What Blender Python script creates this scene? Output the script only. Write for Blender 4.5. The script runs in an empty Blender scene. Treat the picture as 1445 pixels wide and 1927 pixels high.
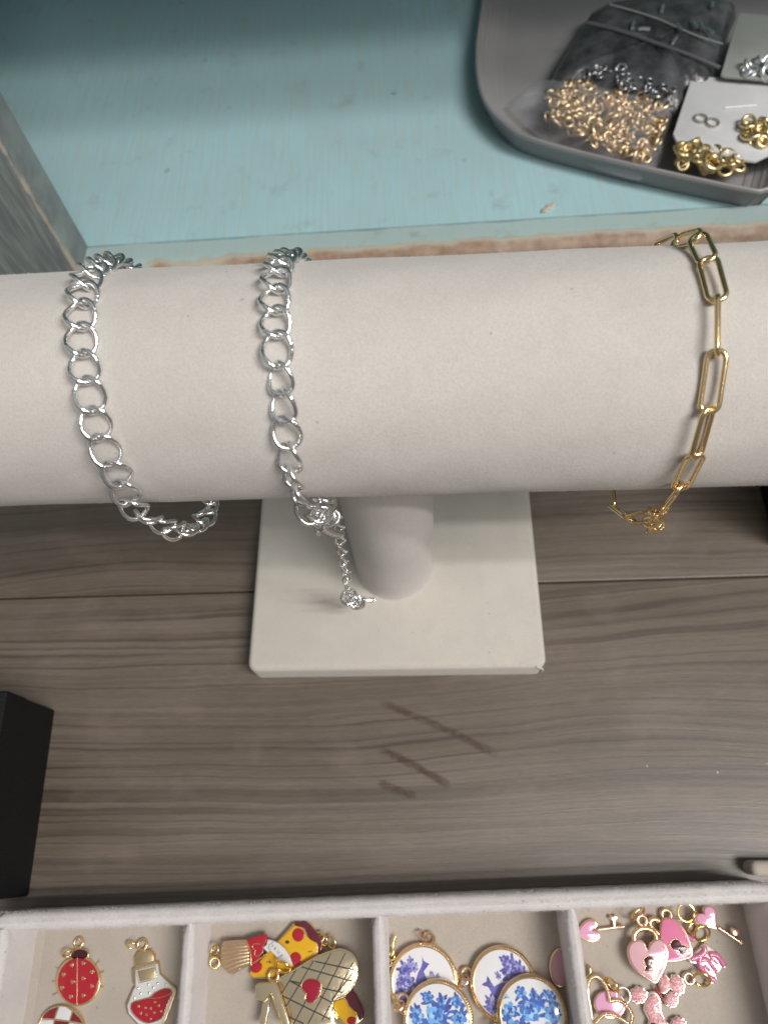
import bpy, math, random
from mathutils import Vector, Matrix, geometry
random.seed(7)
MM = 0.001                     # all layout numbers below are millimetres
scene = bpy.context.scene
COL = scene.collection
# ------------------------------------------------------------------ camera
cam_data = bpy.data.cameras.new('camera'); cam = bpy.data.objects.new('camera', cam_data); COL.objects.link(cam)
pitch, yaw, roll = math.radians(64.239), math.radians(-6.9455), math.radians(-7.7149)
fw = Vector((math.sin(yaw)*math.cos(pitch), math.cos(yaw)*math.cos(pitch), -math.sin(pitch)))
rt = Vector((math.cos(yaw), -math.sin(yaw), 0)); up = rt.cross(fw)
r2 = math.cos(roll)*rt + math.sin(roll)*up; u2 = -math.sin(roll)*rt + math.cos(roll)*up
m = Matrix((r2, u2, -fw)).transposed().to_4x4(); m.translation = Vector((9.96, -92.56, 244.71))*MM
cam.matrix_world = m
cam_data.sensor_fit = 'VERTICAL'; cam_data.sensor_height = 36; cam_data.sensor_width = 36
cam_data.lens = 36*1345.5/1927
cam_data.clip_start = 0.005; cam_data.clip_end = 20
cam_data.dof.use_dof = True; cam_data.dof.focus_distance = 0.166; cam_data.dof.aperture_fstop = 17
scene.camera = cam
# ------------------------------------------------------------------ light: one two-tube ceiling fixture, soft room light
world = bpy.data.worlds.new('World'); scene.world = world; world.use_nodes = True
wt = world.node_tree; bg = wt.nodes['Background']          # a pale ceiling above, dimmer walls and floor below
wc_ = wt.nodes.new('ShaderNodeTexCoord'); ws = wt.nodes.new('ShaderNodeSeparateXYZ'); wr = wt.nodes.new('ShaderNodeValToRGB'); wm = wt.nodes.new('ShaderNodeMapRange')
wm.inputs['From Min'].default_value = -0.3; wm.inputs['From Max'].default_value = 0.9
wt.links.new(wc_.outputs['Generated'], ws.inputs[0]); wt.links.new(ws.outputs[2], wm.inputs[0]); wt.links.new(wm.outputs[0], wr.inputs[0]); wt.links.new(wr.outputs[0], bg.inputs[0])
wr.color_ramp.elements[0].color = (1.0, .98, .95, 1); wr.color_ramp.elements[1].color = (2.3, 2.3, 2.3, 1); em = wr.color_ramp.elements.new(.62); em.color = (1.1, 1.1, 1.09, 1)
bg.inputs[1].default_value = 0.15
def tube_light(y, z, watts):
    d = bpy.data.lights.new('ceiling_tube', 'AREA'); d.shape = 'RECTANGLE'; d.size = 0.7; d.size_y = 0.04
    d.energy = watts; d.color = (1.0, 0.97, 0.94)
    o = bpy.data.objects.new('ceiling_tube', d); COL.objects.link(o)
    o.location = (0.80, y*MM, z*MM)
    n = (Vector((0.02, 0, 0.05)) - o.location).normalized()
    x = Vector((1, 0, 0)); x = (x - n*x.dot(n)).normalized(); zz = -n; yy = zz.cross(x)
    o.rotation_euler = Matrix((x, yy, zz)).transposed().to_euler()
tube_light(-302, 1300, 7.7)
tube_light(-481, 1300, 7.7)
pd = bpy.data.lights.new('fill_panel', 'AREA'); pd.shape = 'RECTANGLE'; pd.size = 1.2; pd.size_y = 0.3; pd.energy = 14; pd.color = (1.0, 0.985, 0.96)   # added fill light, no known source; lifts front faces and metal
pn = bpy.data.objects.new('fill_panel', pd); COL.objects.link(pn); pn.location = (0.75, -0.85, 1.65); pn.rotation_euler = (-pn.location.normalized()).to_track_quat('-Z', 'Y').to_euler()
scene.view_settings.view_transform = 'Standard'; scene.view_settings.look = 'None'
scene.view_settings.exposure = 0.0; scene.view_settings.gamma = 1.0; scene.view_settings.use_curve_mapping = False
scene.render.engine = 'CYCLES'
CHARMS = [
 {'name':'ladybug_charm','label':'red enamel ladybug charm with gold hearts, lying in the leftmost tray compartment','cat':'charm','loc':[-93.88,-126.17,2.2],'parts':[{'n':'backing','k':'plate','m':'gold','p':[[7.27,-0.25],[7.15,-1.81],[6.59,-3.24],[5.62,-4.42],[4.31,-5.29],[2.76,-5.8],[1.06,-5.9],[-0.68,-5.59],[-2.34,-4.89],[-3.81,-3.84],[-4.99,-2.52],[-5.81,-1.0],[-6.19,0.61],[-6.11,2.2],[-5.58,3.66],[-4.62,4.88],[-3.3,5.79],[-1.7,6.32],[0.04,6.41],[1.82,6.08],[3.51,5.35],[4.99,4.26],[6.15,2.9],[6.93,1.36]],'z0':0,'z1':1.3,'sm':0,'bev':0.2,'par':None,'label':None},{'n':'shell','k':'plate','m':'red','p':[[6.78,-0.2],[6.67,-1.65],[6.16,-2.97],[5.28,-4.07],[4.09,-4.88],[2.68,-5.35],[1.12,-5.44],[-0.46,-5.16],[-1.98,-4.51],[-3.32,-3.54],[-4.4,-2.31],[-5.14,-0.91],[-5.49,0.58],[-5.42,2.05],[-4.93,3.4],[-4.06,4.54],[-2.86,5.38],[-1.41,5.87],[0.18,5.96],[1.8,5.66],[3.34,4.98],[4.69,3.97],[5.75,2.71],[6.46,1.29]],'z0':1.2,'z1':1.62,'sm':0,'bev':0.25,'par':None,'label':None},{'n':'head','k':'plate','m':'darkred','p':[[2.3,6.93],[2.34,6.56],[2.21,6.19],[1.9,5.86],[1.46,5.57],[0.9,5.35],[0.26,5.22],[-0.41,5.19],[-1.07,5.25],[-1.67,5.4],[-2.18,5.64],[-2.55,5.94],[-2.77,6.29],[-2.81,6.66],[-2.68,7.03],[-2.38,7.37],[-1.94,7.66],[-1.37,7.88],[-0.73,8.01],[-0.06,8.05],[0.6,7.98],[1.21,7.83],[1.71,7.59],[2.09,7.28]],'z0':0.3,'z1':1.3,'sm':0,'bev':0.2,'par':None,'label':None},{'n':'head_rim','k':'line','m':'gold','p':[[2.39,7.01],[2.43,6.6],[2.3,6.2],[1.98,5.82],[1.51,5.51],[0.91,5.28],[0.23,5.14],[-0.48,5.1],[-1.19,5.17],[-1.83,5.34],[-2.37,5.61],[-2.78,5.94],[-3.01,6.33],[-3.07,6.73],[-2.93,7.14],[-2.62,7.51],[-2.14,7.83],[-1.54,8.07],[-0.86,8.21],[-0.14,8.24],[0.57,8.17],[1.21,8.0],[1.76,7.73],[2.16,7.39]],'r':0.16,'z':1.15,'closed':True,'sm':0,'par':None},{'n':'wing_line','k':'line','m':'gold','p':[[-0.55,6.12],[1.49,-5.53]],'r':0.13,'z':1.62,'closed':False,'sm':0,'par':None},{'n':'spot','k':'hearts','m':'gold','p':[[-1.83,4.25],[1.45,4.66],[-3.88,1.84],[4.43,2.59],[-0.85,0.04],[2.15,0.92],[-3.78,-1.42],[5.06,-0.94],[-0.75,-3.53],[3.0,-3.23]],'s':0.62,'z':1.62,'rots':None},{'n':'leg','k':'line','m':'gold','p':[[-7.05,3.53],[-5.57,2.49]],'r':0.11,'z':0.8,'closed':False,'sm':0,'par':None},{'n':'leg','k':'line','m':'gold','p':[[-7.36,-0.12],[-5.82,-0.04]],'r':0.11,'z':0.8,'closed':False,'sm':0,'par':None},{'n':'leg','k':'line','m':'gold','p':[[-6.53,-3.53],[-5.15,-2.77]],'r':0.11,'z':0.8,'closed':False,'sm':0,'par':None},{'n':'leg','k':'line','m':'gold','p':[[5.04,4.2],[5.88,5.19]],'r':0.11,'z':0.8,'closed':False,'sm':0,'par':None},{'n':'leg','k':'line','m':'gold','p':[[6.34,2.05],[7.72,2.55]],'r':0.11,'z':0.8,'closed':False,'sm':0,'par':None},{'n':'leg','k':'line','m':'gold','p':[[6.71,-0.97],[8.19,-1.37]],'r':0.11,'z':0.8,'closed':False,'sm':0,'par':None},{'n':'loop','k':'ring','m':'gold','p':[-1.21,9.69],'R':1.25,'r':0.38,'z':0.9,'az':0,'tilt':0},{'n':'jump_ring','k':'ring','m':'gold2','p':[-3.64,6.98],'R':1.5,'r':0.3,'z':1.6,'az':20,'tilt':62}]},
 {'name':'potion_bottle_charm','label':'white and red enamel potion bottle charm with gold neck, in the leftmost tray compartment','cat':'charm','loc':[-71.85,-128.56,2.2],'parts':[{'n':'backing','k':'plate','m':'gold','p':[[-5.77,8.4],[-4.97,9.99],[-0.86,10.61],[0.35,9.49],[0.7,7.57],[1.81,7.4],[2.68,4.64],[7.88,0.86],[7.79,-0.43],[5.82,-6.43],[5.05,-8.23],[-2.02,-8.14],[-5.72,-5.22],[-6.56,-3.24],[-5.17,0.48],[-4.51,1.5],[-5.23,2.18],[-6.01,5.61],[-5.19,5.96]],'z0':0,'z1':1.25,'sm':1,'bev':0.2,'par':None,'label':None},{'n':'glass_panel','k':'plate','m':'white','p':[[-4.92,5.65],[1.59,7.15],[2.46,4.5],[7.39,0.79],[7.34,-0.39],[5.47,-6.22],[4.66,-7.7],[-1.8,-7.61],[-5.15,-5.11],[-5.85,-3.26],[-4.67,0.52],[-4.1,1.37]],'z0':1.2,'z1':1.5,'sm':1,'bev':0.15,'par':None,'label':None},{'n':'cork','k':'plate','m':'gold_matte','p':[[-4.97,8.02],[-4.49,9.49],[-0.82,10.22],[0.07,9.24],[0.36,7.77],[-4.64,6.63]],'z0':1.2,'z1':1.55,'sm':1,'bev':0.2,'par':None,'label':None},{'n':'neck_window','k':'plate','m':'gold_matte','p':[[-4.3,5.26],[0.85,6.33],[1.59,3.72],[-2.99,2.59]],'z0':1.45,'z1':1.66,'sm':1,'bev':0.2,'par':None,'label':None},{'n':'neck_rim','k':'line','m':'silver_gold','p':[[-4.69,5.46],[1.03,6.67],[1.93,3.48],[-3.14,2.31]],'r':0.12,'z':1.6,'closed':True,'sm':1,'par':None},{'n':'liquid','k':'plate','m':'red','p':[[-4.82,-3.31],[-3.96,-2.31],[0.38,-1.26],[1.85,-0.07],[4.57,0.96],[6.46,0.64],[6.63,-0.71],[5.68,-2.72],[5.02,-5.37],[3.55,-6.44],[0.82,-7.12],[-1.71,-6.42],[-3.98,-4.8]],'z0':1.45,'z1':1.7,'sm':2,'bev':0.15,'par':None,'label':None},{'n':'liquid_rim','k':'line','m':'gold','p':[[-5.01,-3.33],[-4.09,-2.19],[0.25,-1.14],[1.72,0.05],[4.53,1.08],[6.58,0.73],[6.77,-0.72],[5.81,-2.73],[5.16,-5.45],[3.62,-6.58],[0.81,-7.27],[-1.79,-6.57],[-4.16,-4.88]],'r':0.1,'z':1.62,'closed':True,'sm':2,'par':None},{'n':'wave','k':'line','m':'gold','p':[[0.39,-1.26],[2.84,-1.24],[5.21,-0.72],[6.65,0.14]],'r':0.08,'z':1.72,'closed':False,'sm':3,'par':None},{'n':'bubble','k':'dots','m':'silver_gold','p':[[-3.38,1.04],[-0.47,1.98],[2.29,2.28],[4.72,1.96],[1.12,1.25],[-2.36,-0.23],[0.15,-0.04],[-4.08,-1.32]],'r':0.36,'z':1.55,'flat':0.5},{'n':'fleck','k':'hearts','m':'gold','p':[[-2.51,-3.23],[-0.42,-3.61],[1.14,-3.69],[2.15,-2.25],[3.41,-3.07],[0.15,-5.26],[2.3,-4.74],[4.28,-4.39],[1.5,-6.23],[-1.54,-4.84]],'s':0.38,'z':1.7,'rots':None},{'n':'loop','k':'ring','m':'gold','p':[-3.88,11.73],'R':1.35,'r':0.42,'z':0.9,'az':0,'tilt':0},{'n':'jump_ring','k':'ring','m':'gold2','p':[-6.98,11.54],'R':1.5,'r':0.3,'z':1.0,'az':0,'tilt':55}]},
 {'name':'checkered_charm','label':'round red and white checkered enamel charm below the ladybug charm','cat':'charm','loc':[-96.43,-137.65,2.2],'parts':[{'n':'backing','k':'plate','m':'gold','p':[[7.25,0.2],[7.29,-1.24],[6.86,-2.57],[6.0,-3.72],[4.77,-4.6],[3.26,-5.16],[1.56,-5.37],[-0.22,-5.2],[-1.95,-4.68],[-3.53,-3.83],[-4.85,-2.7],[-5.81,-1.38],[-6.35,0.05],[-6.42,1.5],[-6.03,2.86],[-5.18,4.04],[-3.94,4.96],[-2.4,5.54],[-0.66,5.75],[1.16,5.57],[2.93,5.02],[4.52,4.13],[5.83,2.98],[6.76,1.63]],'z0':0,'z1':1.2,'sm':0,'bev':0.2,'par':None,'label':None},{'n':'red_check','k':'plate','m':'darkred2','p':[[-5.77,2.65],[-4.67,4.26],[-1.57,5.46],[-2.22,2.55]],'z0':1.1,'z1':1.32,'sm':0,'bev':0.12,'par':None,'label':None},{'n':'white_check','k':'plate','m':'white','p':[[-1.18,5.56],[0.58,5.44],[2.59,4.39],[2.24,2.2],[-1.89,2.56]],'z0':1.1,'z1':1.32,'sm':0,'bev':0.12,'par':None,'label':None},{'n':'red_check','k':'plate','m':'darkred2','p':[[3.05,4.13],[5.11,2.83],[6.32,1.58],[2.58,2.11]],'z0':1.1,'z1':1.32,'sm':0,'bev':0.12,'par':None,'label':None},{'n':'white_check','k':'plate','m':'white','p':[[-6.25,2.18],[-2.32,2.22],[-2.21,-0.27],[-5.88,-0.31]],'z0':1.1,'z1':1.32,'sm':0,'bev':0.12,'par':None,'label':None},{'n':'red_check','k':'plate','m':'darkred2','p':[[-1.88,2.1],[2.23,1.81],[2.08,-0.56],[-1.85,-0.43]],'z0':1.1,'z1':1.32,'sm':0,'bev':0.12,'par':None,'label':None},{'n':'white_check','k':'plate','m':'white','p':[[2.58,1.68],[6.65,1.13],[7.03,-0.5],[2.45,-0.55]],'z0':1.1,'z1':1.32,'sm':0,'bev':0.12,'par':None,'label':None},{'n':'rim','k':'line','m':'gold','p':[[7.09,0.19],[7.13,-1.21],[6.71,-2.51],[5.87,-3.63],[4.67,-4.49],[3.19,-5.04],[1.53,-5.24],[-0.2,-5.08],[-1.9,-4.57],[-3.44,-3.73],[-4.72,-2.64],[-5.66,-1.34],[-6.18,0.05],[-6.26,1.47],[-5.87,2.8],[-5.05,3.95],[-3.84,4.84],[-2.33,5.41],[-0.63,5.62],[1.15,5.44],[2.87,4.9],[4.42,4.04],[5.7,2.91],[6.61,1.6]],'r':0.2,'z':1.2,'closed':True,'sm':0,'par':None}]},
 {'name':'pizza_slice_charm','label':'yellow enamel pizza slice charm with red pepperoni behind the gold waffle charm','cat':'charm','loc':[-36.27,-119.46,2.4000000000000004],'parts':[{'n':'backing','k':'plate','m':'gold','p':[[-6.74,-4.35],[-6.41,-3.33],[1.26,4.2],[5.46,8.48],[6.56,9.39],[8.43,9.4],[10.57,8.15],[13.16,5.49],[14.3,2.34],[13.76,0.6],[11.74,0.06],[6.58,-2.72],[0.66,-5.49],[-5.43,-5.45]],'z0':0,'z1':1.5,'sm':1,'bev':0.2,'par':None,'label':None},{'n':'cheese','k':'plate','m':'yellow','p':[[-6.53,-4.32],[-6.12,-3.3],[1.52,4.04],[5.84,7.97],[8.16,7.26],[9.5,5.14],[12.45,3.4],[12.93,1.66],[11.15,0.26],[6.4,-2.39],[0.47,-5.04],[-5.3,-5.13]],'z0':1.4,'z1':1.72,'sm':1,'bev':0.2,'par':None,'label':None},{'n':'crust','k':'plate','m':'maroon','p':[[5.67,8.52],[6.63,9.27],[8.46,9.28],[10.53,8.04],[13.05,5.44],[14.15,2.38],[13.6,0.81],[12.99,0.89],[13.03,2.37],[12.47,3.5],[10.59,4.28],[9.72,5.33],[8.81,7.1],[7.13,7.63],[6.09,7.8]],'z0':1.4,'z1':1.9,'sm':2,'bev':0.3,'par':None,'label':None},{'n':'pepperoni','k':'plate','m':'red','p':[[8.86,5.51],[8.82,5.06],[8.66,4.65],[8.39,4.29],[8.02,4.01],[7.6,3.84],[7.13,3.78],[6.66,3.83],[6.22,4.0],[5.83,4.27],[5.52,4.63],[5.32,5.05],[5.23,5.49],[5.27,5.94],[5.42,6.36],[5.69,6.72],[6.06,7.0],[6.48,7.18],[6.95,7.24],[7.43,7.18],[7.87,7.01],[8.27,6.74],[8.57,6.38],[8.77,5.96]],'z0':1.65,'z1':1.95,'sm':0,'bev':0.2,'par':None,'label':None},{'n':'pepperoni','k':'plate','m':'red','p':[[8.31,-0.51],[8.28,-0.96],[8.12,-1.37],[7.87,-1.73],[7.52,-2.0],[7.12,-2.18],[6.67,-2.24],[6.22,-2.18],[5.8,-2.02],[5.43,-1.75],[5.13,-1.39],[4.94,-0.98],[4.85,-0.53],[4.88,-0.09],[5.03,0.33],[5.29,0.69],[5.63,0.97],[6.04,1.15],[6.49,1.21],[6.94,1.15],[7.37,0.98],[7.74,0.71],[8.04,0.35],[8.23,-0.06]],'z0':1.65,'z1':1.95,'sm':0,'bev':0.2,'par':None,'label':None},{'n':'pepperoni','k':'plate','m':'red','p':[[-3.36,-1.66],[-3.13,-1.95],[-3.01,-2.28],[-3.0,-2.64],[-3.11,-3.01],[-3.33,-3.34],[-3.64,-3.63],[-4.01,-3.86],[-4.44,-4.0],[-4.88,-4.05],[-5.31,-4.01],[-5.7,-3.88],[-6.02,-3.66],[-6.25,-3.37],[-6.37,-3.04],[-6.38,-2.68],[-6.28,-2.31],[-6.06,-1.97],[-5.75,-1.68],[-5.37,-1.45],[-4.95,-1.31],[-4.5,-1.26],[-4.07,-1.3],[-3.68,-1.44]],'z0':1.65,'z1':1.95,'sm':0,'bev':0.2,'par':None,'label':None},{'n':'herb','k':'line','m':'darkline','p':[[-1.82,-1.29],[-0.18,-1.37]],'r':0.1,'z':1.74,'closed':False,'sm':0,'par':None},{'n':'herb','k':'line','m':'darkline','p':[[-1.04,-0.68],[-0.86,-1.8]],'r':0.1,'z':1.74,'closed':False,'sm':0,'par':None},{'n':'herb','k':'plate','m':'darkline','p':[[4.57,3.67],[4.56,3.56],[4.5,3.45],[4.4,3.35],[4.27,3.28],[4.11,3.23],[3.94,3.21],[3.77,3.23],[3.61,3.27],[3.47,3.35],[3.36,3.44],[3.29,3.55],[3.26,3.67],[3.27,3.79],[3.33,3.9],[3.43,3.99],[3.56,4.06],[3.72,4.11],[3.89,4.13],[4.06,4.11],[4.22,4.07],[4.36,4.0],[4.47,3.9],[4.55,3.79]],'z0':1.7,'z1':1.75,'sm':0,'bev':0.02,'par':None,'label':None},{'n':'herb','k':'line','m':'darkline','p':[[10.09,1.21],[11.31,1.47]],'r':0.1,'z':1.74,'closed':False,'sm':0,'par':None},{'n':'loop','k':'ring','m':'gold','p':[13.31,4.92],'R':1.2,'r':0.38,'z':1.0,'az':0,'tilt':0},{'n':'jump_ring','k':'ring','m':'gold2','p':[14.4,4.37],'R':1.75,'r':0.32,'z':1.7,'az':-50,'tilt':50},{'n':'jump_ring','k':'ring','m':'gold2','p':[16.77,3.66],'R':1.6,'r':0.32,'z':1.3,'az':-60,'tilt':40}]},
 {'name':'brush_charm','label':'gold bristled brush charm with red heart band and white ribbon lettered TRUE','cat':'charm','loc':[-45.42,-119.08,3.2],'parts':[{'n':'bristle_head','k':'plate','m':'gold_matte','p':[[-6.14,2.12],[-5.54,3.34],[1.02,3.91],[2.2,1.99],[2.95,-2.15],[-2.11,-4.75],[-3.56,-4.42],[-5.48,-2.55],[-6.13,-0.15]],'z0':0,'z1':2.2,'sm':1,'bev':0.5,'par':None,'label':None},{'n':'bristle','k':'line','m':'gold_rose','p':[[-5.9,2.64],[-2.34,3.15],[1.25,3.38]],'r':0.3,'z':2.15,'closed':False,'sm':2,'par':None},{'n':'bristle','k':'line','m':'gold_rose','p':[[-6.02,1.76],[-2.16,2.36],[1.72,2.68]],'r':0.3,'z':2.15,'closed':False,'sm':2,'par':None},{'n':'bristle','k':'line','m':'gold_rose','p':[[-6.04,0.89],[-2.08,1.49],[1.9,1.81]],'r':0.3,'z':2.15,'closed':False,'sm':2,'par':None},{'n':'bristle','k':'line','m':'gold_rose','p':[[-5.83,-0.15],[-1.85,0.62],[2.16,1.11]],'r':0.3,'z':2.15,'closed':False,'sm':2,'par':None},{'n':'bristle','k':'line','m':'gold_rose','p':[[-5.44,-1.01],[-1.57,-0.2],[2.33,0.33]],'r':0.3,'z':2.15,'closed':False,'sm':2,'par':None},{'n':'bristle','k':'line','m':'gold_rose','p':[[-4.91,-2.21],[-1.22,-1.19],[2.49,-0.44]],'r':0.3,'z':2.15,'closed':False,'sm':2,'par':None},{'n':'bristle','k':'line','m':'gold_rose','p':[[-4.1,-3.23],[-0.76,-2.09],[2.62,-1.22]],'r':0.3,'z':2.15,'closed':False,'sm':2,'par':None},{'n':'bristle','k':'line','m':'gold_rose','p':[[-3.2,-4.08],[-0.26,-2.9],[2.72,-1.99]],'r':0.3,'z':2.15,'closed':False,'sm':2,'par':None},{'n':'bristle','k':'line','m':'gold_rose','p':[[-5.64,3.16],[-2.32,3.54],[1.03,3.64]],'r':0.3,'z':2.15,'closed':False,'sm':2,'par':None},{'n':'bristle','k':'line','m':'gold_rose','p':[[-2.56,-4.42],[-1.4,-3.76],[-0.21,-3.38]],'r':0.3,'z':2.15,'closed':False,'sm':2,'par':None},{'n':'band','k':'plate','m':'red','p':[[1.22,3.9],[5.3,5.18],[6.94,5.37],[7.32,3.44],[6.52,2.56],[6.25,0.65],[4.96,-1.08],[3.11,-2.21],[2.74,-0.06],[1.82,2.36]],'z0':0.6,'z1':2.45,'sm':1,'bev':0.2,'par':None,'label':None},{'n':'band_edge','k':'line','m':'gold','p':[[1.21,3.89],[2.25,2.01],[2.93,-0.07],[3.11,-2.3]],'r':0.18,'z':2.4,'closed':False,'sm':3,'par':None},{'n':'band_edge','k':'line','m':'gold','p':[[3.08,-2.23],[4.93,-1.18],[7.65,0.64]],'r':0.15,'z':2.3,'closed':False,'sm':3,'par':None},{'n':'heart_outline','k':'line','m':'gold','p':[[4.27,1.34],[3.41,1.85],[3.25,2.55],[4.04,2.99],[5.48,2.91]],'r':0.12,'z':2.5,'closed':False,'sm':3,'par':None},{'n':'heart_outline','k':'line','m':'gold','p':[[4.27,1.34],[3.92,0.64],[4.38,-0.05],[5.68,0.31],[6.43,1.18]],'r':0.12,'z':2.5,'closed':False,'sm':3,'par':None},{'n':'ribbon','k':'plate','m':'white','p':[[7.58,4.07],[9.24,3.72],[10.82,3.12],[12.74,1.74],[14.16,0.02],[15.2,-2.28],[13.55,-1.69],[11.52,-1.54],[9.99,0.17],[8.48,1.37],[7.8,0.85],[6.29,2.05],[7.36,2.75]],'z0':1.4,'z1':2.6,'sm':0,'bev':0.1,'par':None,'label':None},{'n':'ribbon_edge','k':'line','m':'darkline','p':[[9.36,3.55],[8.18,2.76],[7.95,1.72],[8.57,1.55]],'r':0.07,'z':2.62,'closed':False,'sm':2,'par':None},{'n':'lettering','k':'text','m':'darkline','text':'TRUE','p':[[8.93,2.33],[9.89,1.73],[10.86,0.96],[11.79,0.01]],'rot':[-35,-40,-48,-55],'size':1.15,'z':2.63},{'n':'loop','k':'ring','m':'gold2','p':[-7.8,-2.02],'R':1.3,'r':0.35,'z':1.0,'az':90,'tilt':15},{'n':'jump_ring','k':'ring','m':'gold2','p':[-8.07,1.13],'R':1.5,'r':0.32,'z':1.2,'az':80,'tilt':65}]},
 {'name':'waffle_charm','label':'large gold quilted oval charm with a red heart, leaning in the second compartment','cat':'charm','loc':[-24.48,-127.48,4.2],'parts':[{'n':'body','k':'plate','m':'gold_mirror','p':[[-10.21,2.04],[-6.54,4.2],[0.41,7.9],[4.69,9.44],[7.73,10.11],[11.07,9.26],[12.76,7.11],[12.93,4.13],[11.72,1.37],[9.28,-0.94],[5.84,-2.63],[6.52,-4.68],[6.21,-6.72],[6.02,-8.54],[-6.05,-8.67],[-6.95,-6.04],[-8.45,-1.93]],'z0':0,'z1':1.6,'sm':2,'bev':0.35,'par':None,'label':None},{'n':'rim','k':'line','m':'gold_mirror','p':[[-10.26,2.01],[-6.58,4.16],[0.37,7.87],[4.66,9.41],[7.71,10.09],[11.04,9.24],[12.73,7.09],[12.91,4.09],[11.7,1.34],[9.25,-0.98],[5.81,-2.67],[6.49,-4.72],[6.18,-6.77],[5.99,-8.59],[-6.09,-8.71],[-6.99,-6.08],[-8.49,-1.97]],'r':0.32,'z':1.35,'closed':True,'sm':2,'par':None},{'n':'groove','k':'line','m':'darkline','p':[[-8.75,-1.1],[-4.56,5.17]],'r':0.17,'z':1.58,'closed':False,'sm':0,'par':None},{'n':'groove','k':'line','m':'darkline','p':[[-7.31,-4.2],[0.3,7.35]],'r':0.17,'z':1.58,'closed':False,'sm':0,'par':None},{'n':'groove','k':'line','m':'darkline','p':[[-4.85,-8.05],[5.21,9.12]],'r':0.17,'z':1.58,'closed':False,'sm':0,'par':None},{'n':'groove','k':'line','m':'darkline','p':[[-0.66,-7.71],[9.41,9.25]],'r':0.17,'z':1.58,'closed':False,'sm':0,'par':None},{'n':'groove','k':'line','m':'darkline','p':[[3.25,-6.76],[11.62,6.89]],'r':0.17,'z':1.58,'closed':False,'sm':0,'par':None},{'n':'groove','k':'line','m':'darkline','p':[[5.81,-2.01],[11.91,4.75]],'r':0.17,'z':1.58,'closed':False,'sm':0,'par':None},{'n':'groove','k':'line','m':'darkline','p':[[-3.32,5.82],[11.45,2.42]],'r':0.17,'z':1.58,'closed':False,'sm':0,'par':None},{'n':'groove','k':'line','m':'darkline','p':[[0.69,7.14],[12.41,5.08]],'r':0.17,'z':1.58,'closed':False,'sm':0,'par':None},{'n':'groove','k':'line','m':'darkline','p':[[-6.44,2.39],[9.01,-0.32]],'r':0.17,'z':1.58,'closed':False,'sm':0,'par':None},{'n':'groove','k':'line','m':'darkline','p':[[-6.18,2.28],[5.83,-2.63]],'r':0.17,'z':1.58,'closed':False,'sm':0,'par':None},{'n':'groove','k':'line','m':'darkline','p':[[-8.5,-1.1],[5.46,-6.53]],'r':0.17,'z':1.58,'closed':False,'sm':0,'par':None},{'n':'groove','k':'line','m':'darkline','p':[[-6.2,-6.03],[-1.9,-7.62]],'r':0.17,'z':1.58,'closed':False,'sm':0,'par':None},{'n':'heart','k':'plate','m':'red2','p':[[-2.78,1.31],[-1.83,2.47],[-0.08,2.8],[1.7,2.39],[2.49,1.35],[2.42,-0.12],[1.61,-1.58],[0.4,-2.52],[-0.85,-2.53],[-1.5,-1.81],[-1.39,-0.57],[-2.23,0.26]],'z0':1.55,'z1':1.95,'sm':3,'bev':0.2,'par':None,'label':None},{'n':'heart_rim','k':'line','m':'gold','p':[[-3.02,1.27],[-2.0,2.59],[-0.13,2.94],[1.78,2.51],[2.66,1.36],[2.59,-0.19],[1.73,-1.72],[0.42,-2.71],[-0.98,-2.72],[-1.74,-1.9],[-1.64,-0.71],[-2.46,0.12]],'r':0.12,'z':1.7,'closed':True,'sm':3,'par':None},{'n':'loop','k':'ring','m':'gold','p':[-11.15,3.47],'R':1.35,'r':0.45,'z':1.2,'az':0,'tilt':0},{'n':'jump_ring','k':'ring','m':'gold2','p':[-8.23,5.8],'R':2.0,'r':0.35,'z':2.6,'az':-25,'tilt':45}]},
 {'name':'gold_bar_charm','label':'gold angular letter shaped charm overlapping the quilted oval charm','cat':'charm','loc':[-36.33,-130.44,6.0],'parts':[{'n':'body','k':'plate','m':'gold_mirror','p':[[-3.92,4.34],[-3.09,4.98],[1.94,5.23],[3.65,1.9],[6.81,-5.4],[4.23,-5.43],[0.61,2.5],[-1.24,0.41],[-3.92,1.22]],'z0':0,'z1':1.4,'sm':0,'bev':0.3,'par':None,'label':None},{'n':'stem','k':'plate','m':'gold_mirror','p':[[-1.59,0.33],[0.56,1.8],[-0.41,-5.57],[-2.39,-5.59]],'z0':-0.4,'z1':0.9,'sm':0,'bev':0.25,'par':None,'label':None},{'n':'ridge','k':'line','m':'gold2','p':[[0.61,2.5],[4.32,-4.83]],'r':0.16,'z':1.4,'closed':False,'sm':0,'par':None},{'n':'ridge','k':'line','m':'gold2','p':[[2.08,5.02],[6.53,-4.8]],'r':0.16,'z':1.4,'closed':False,'sm':0,'par':None}]},
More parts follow.
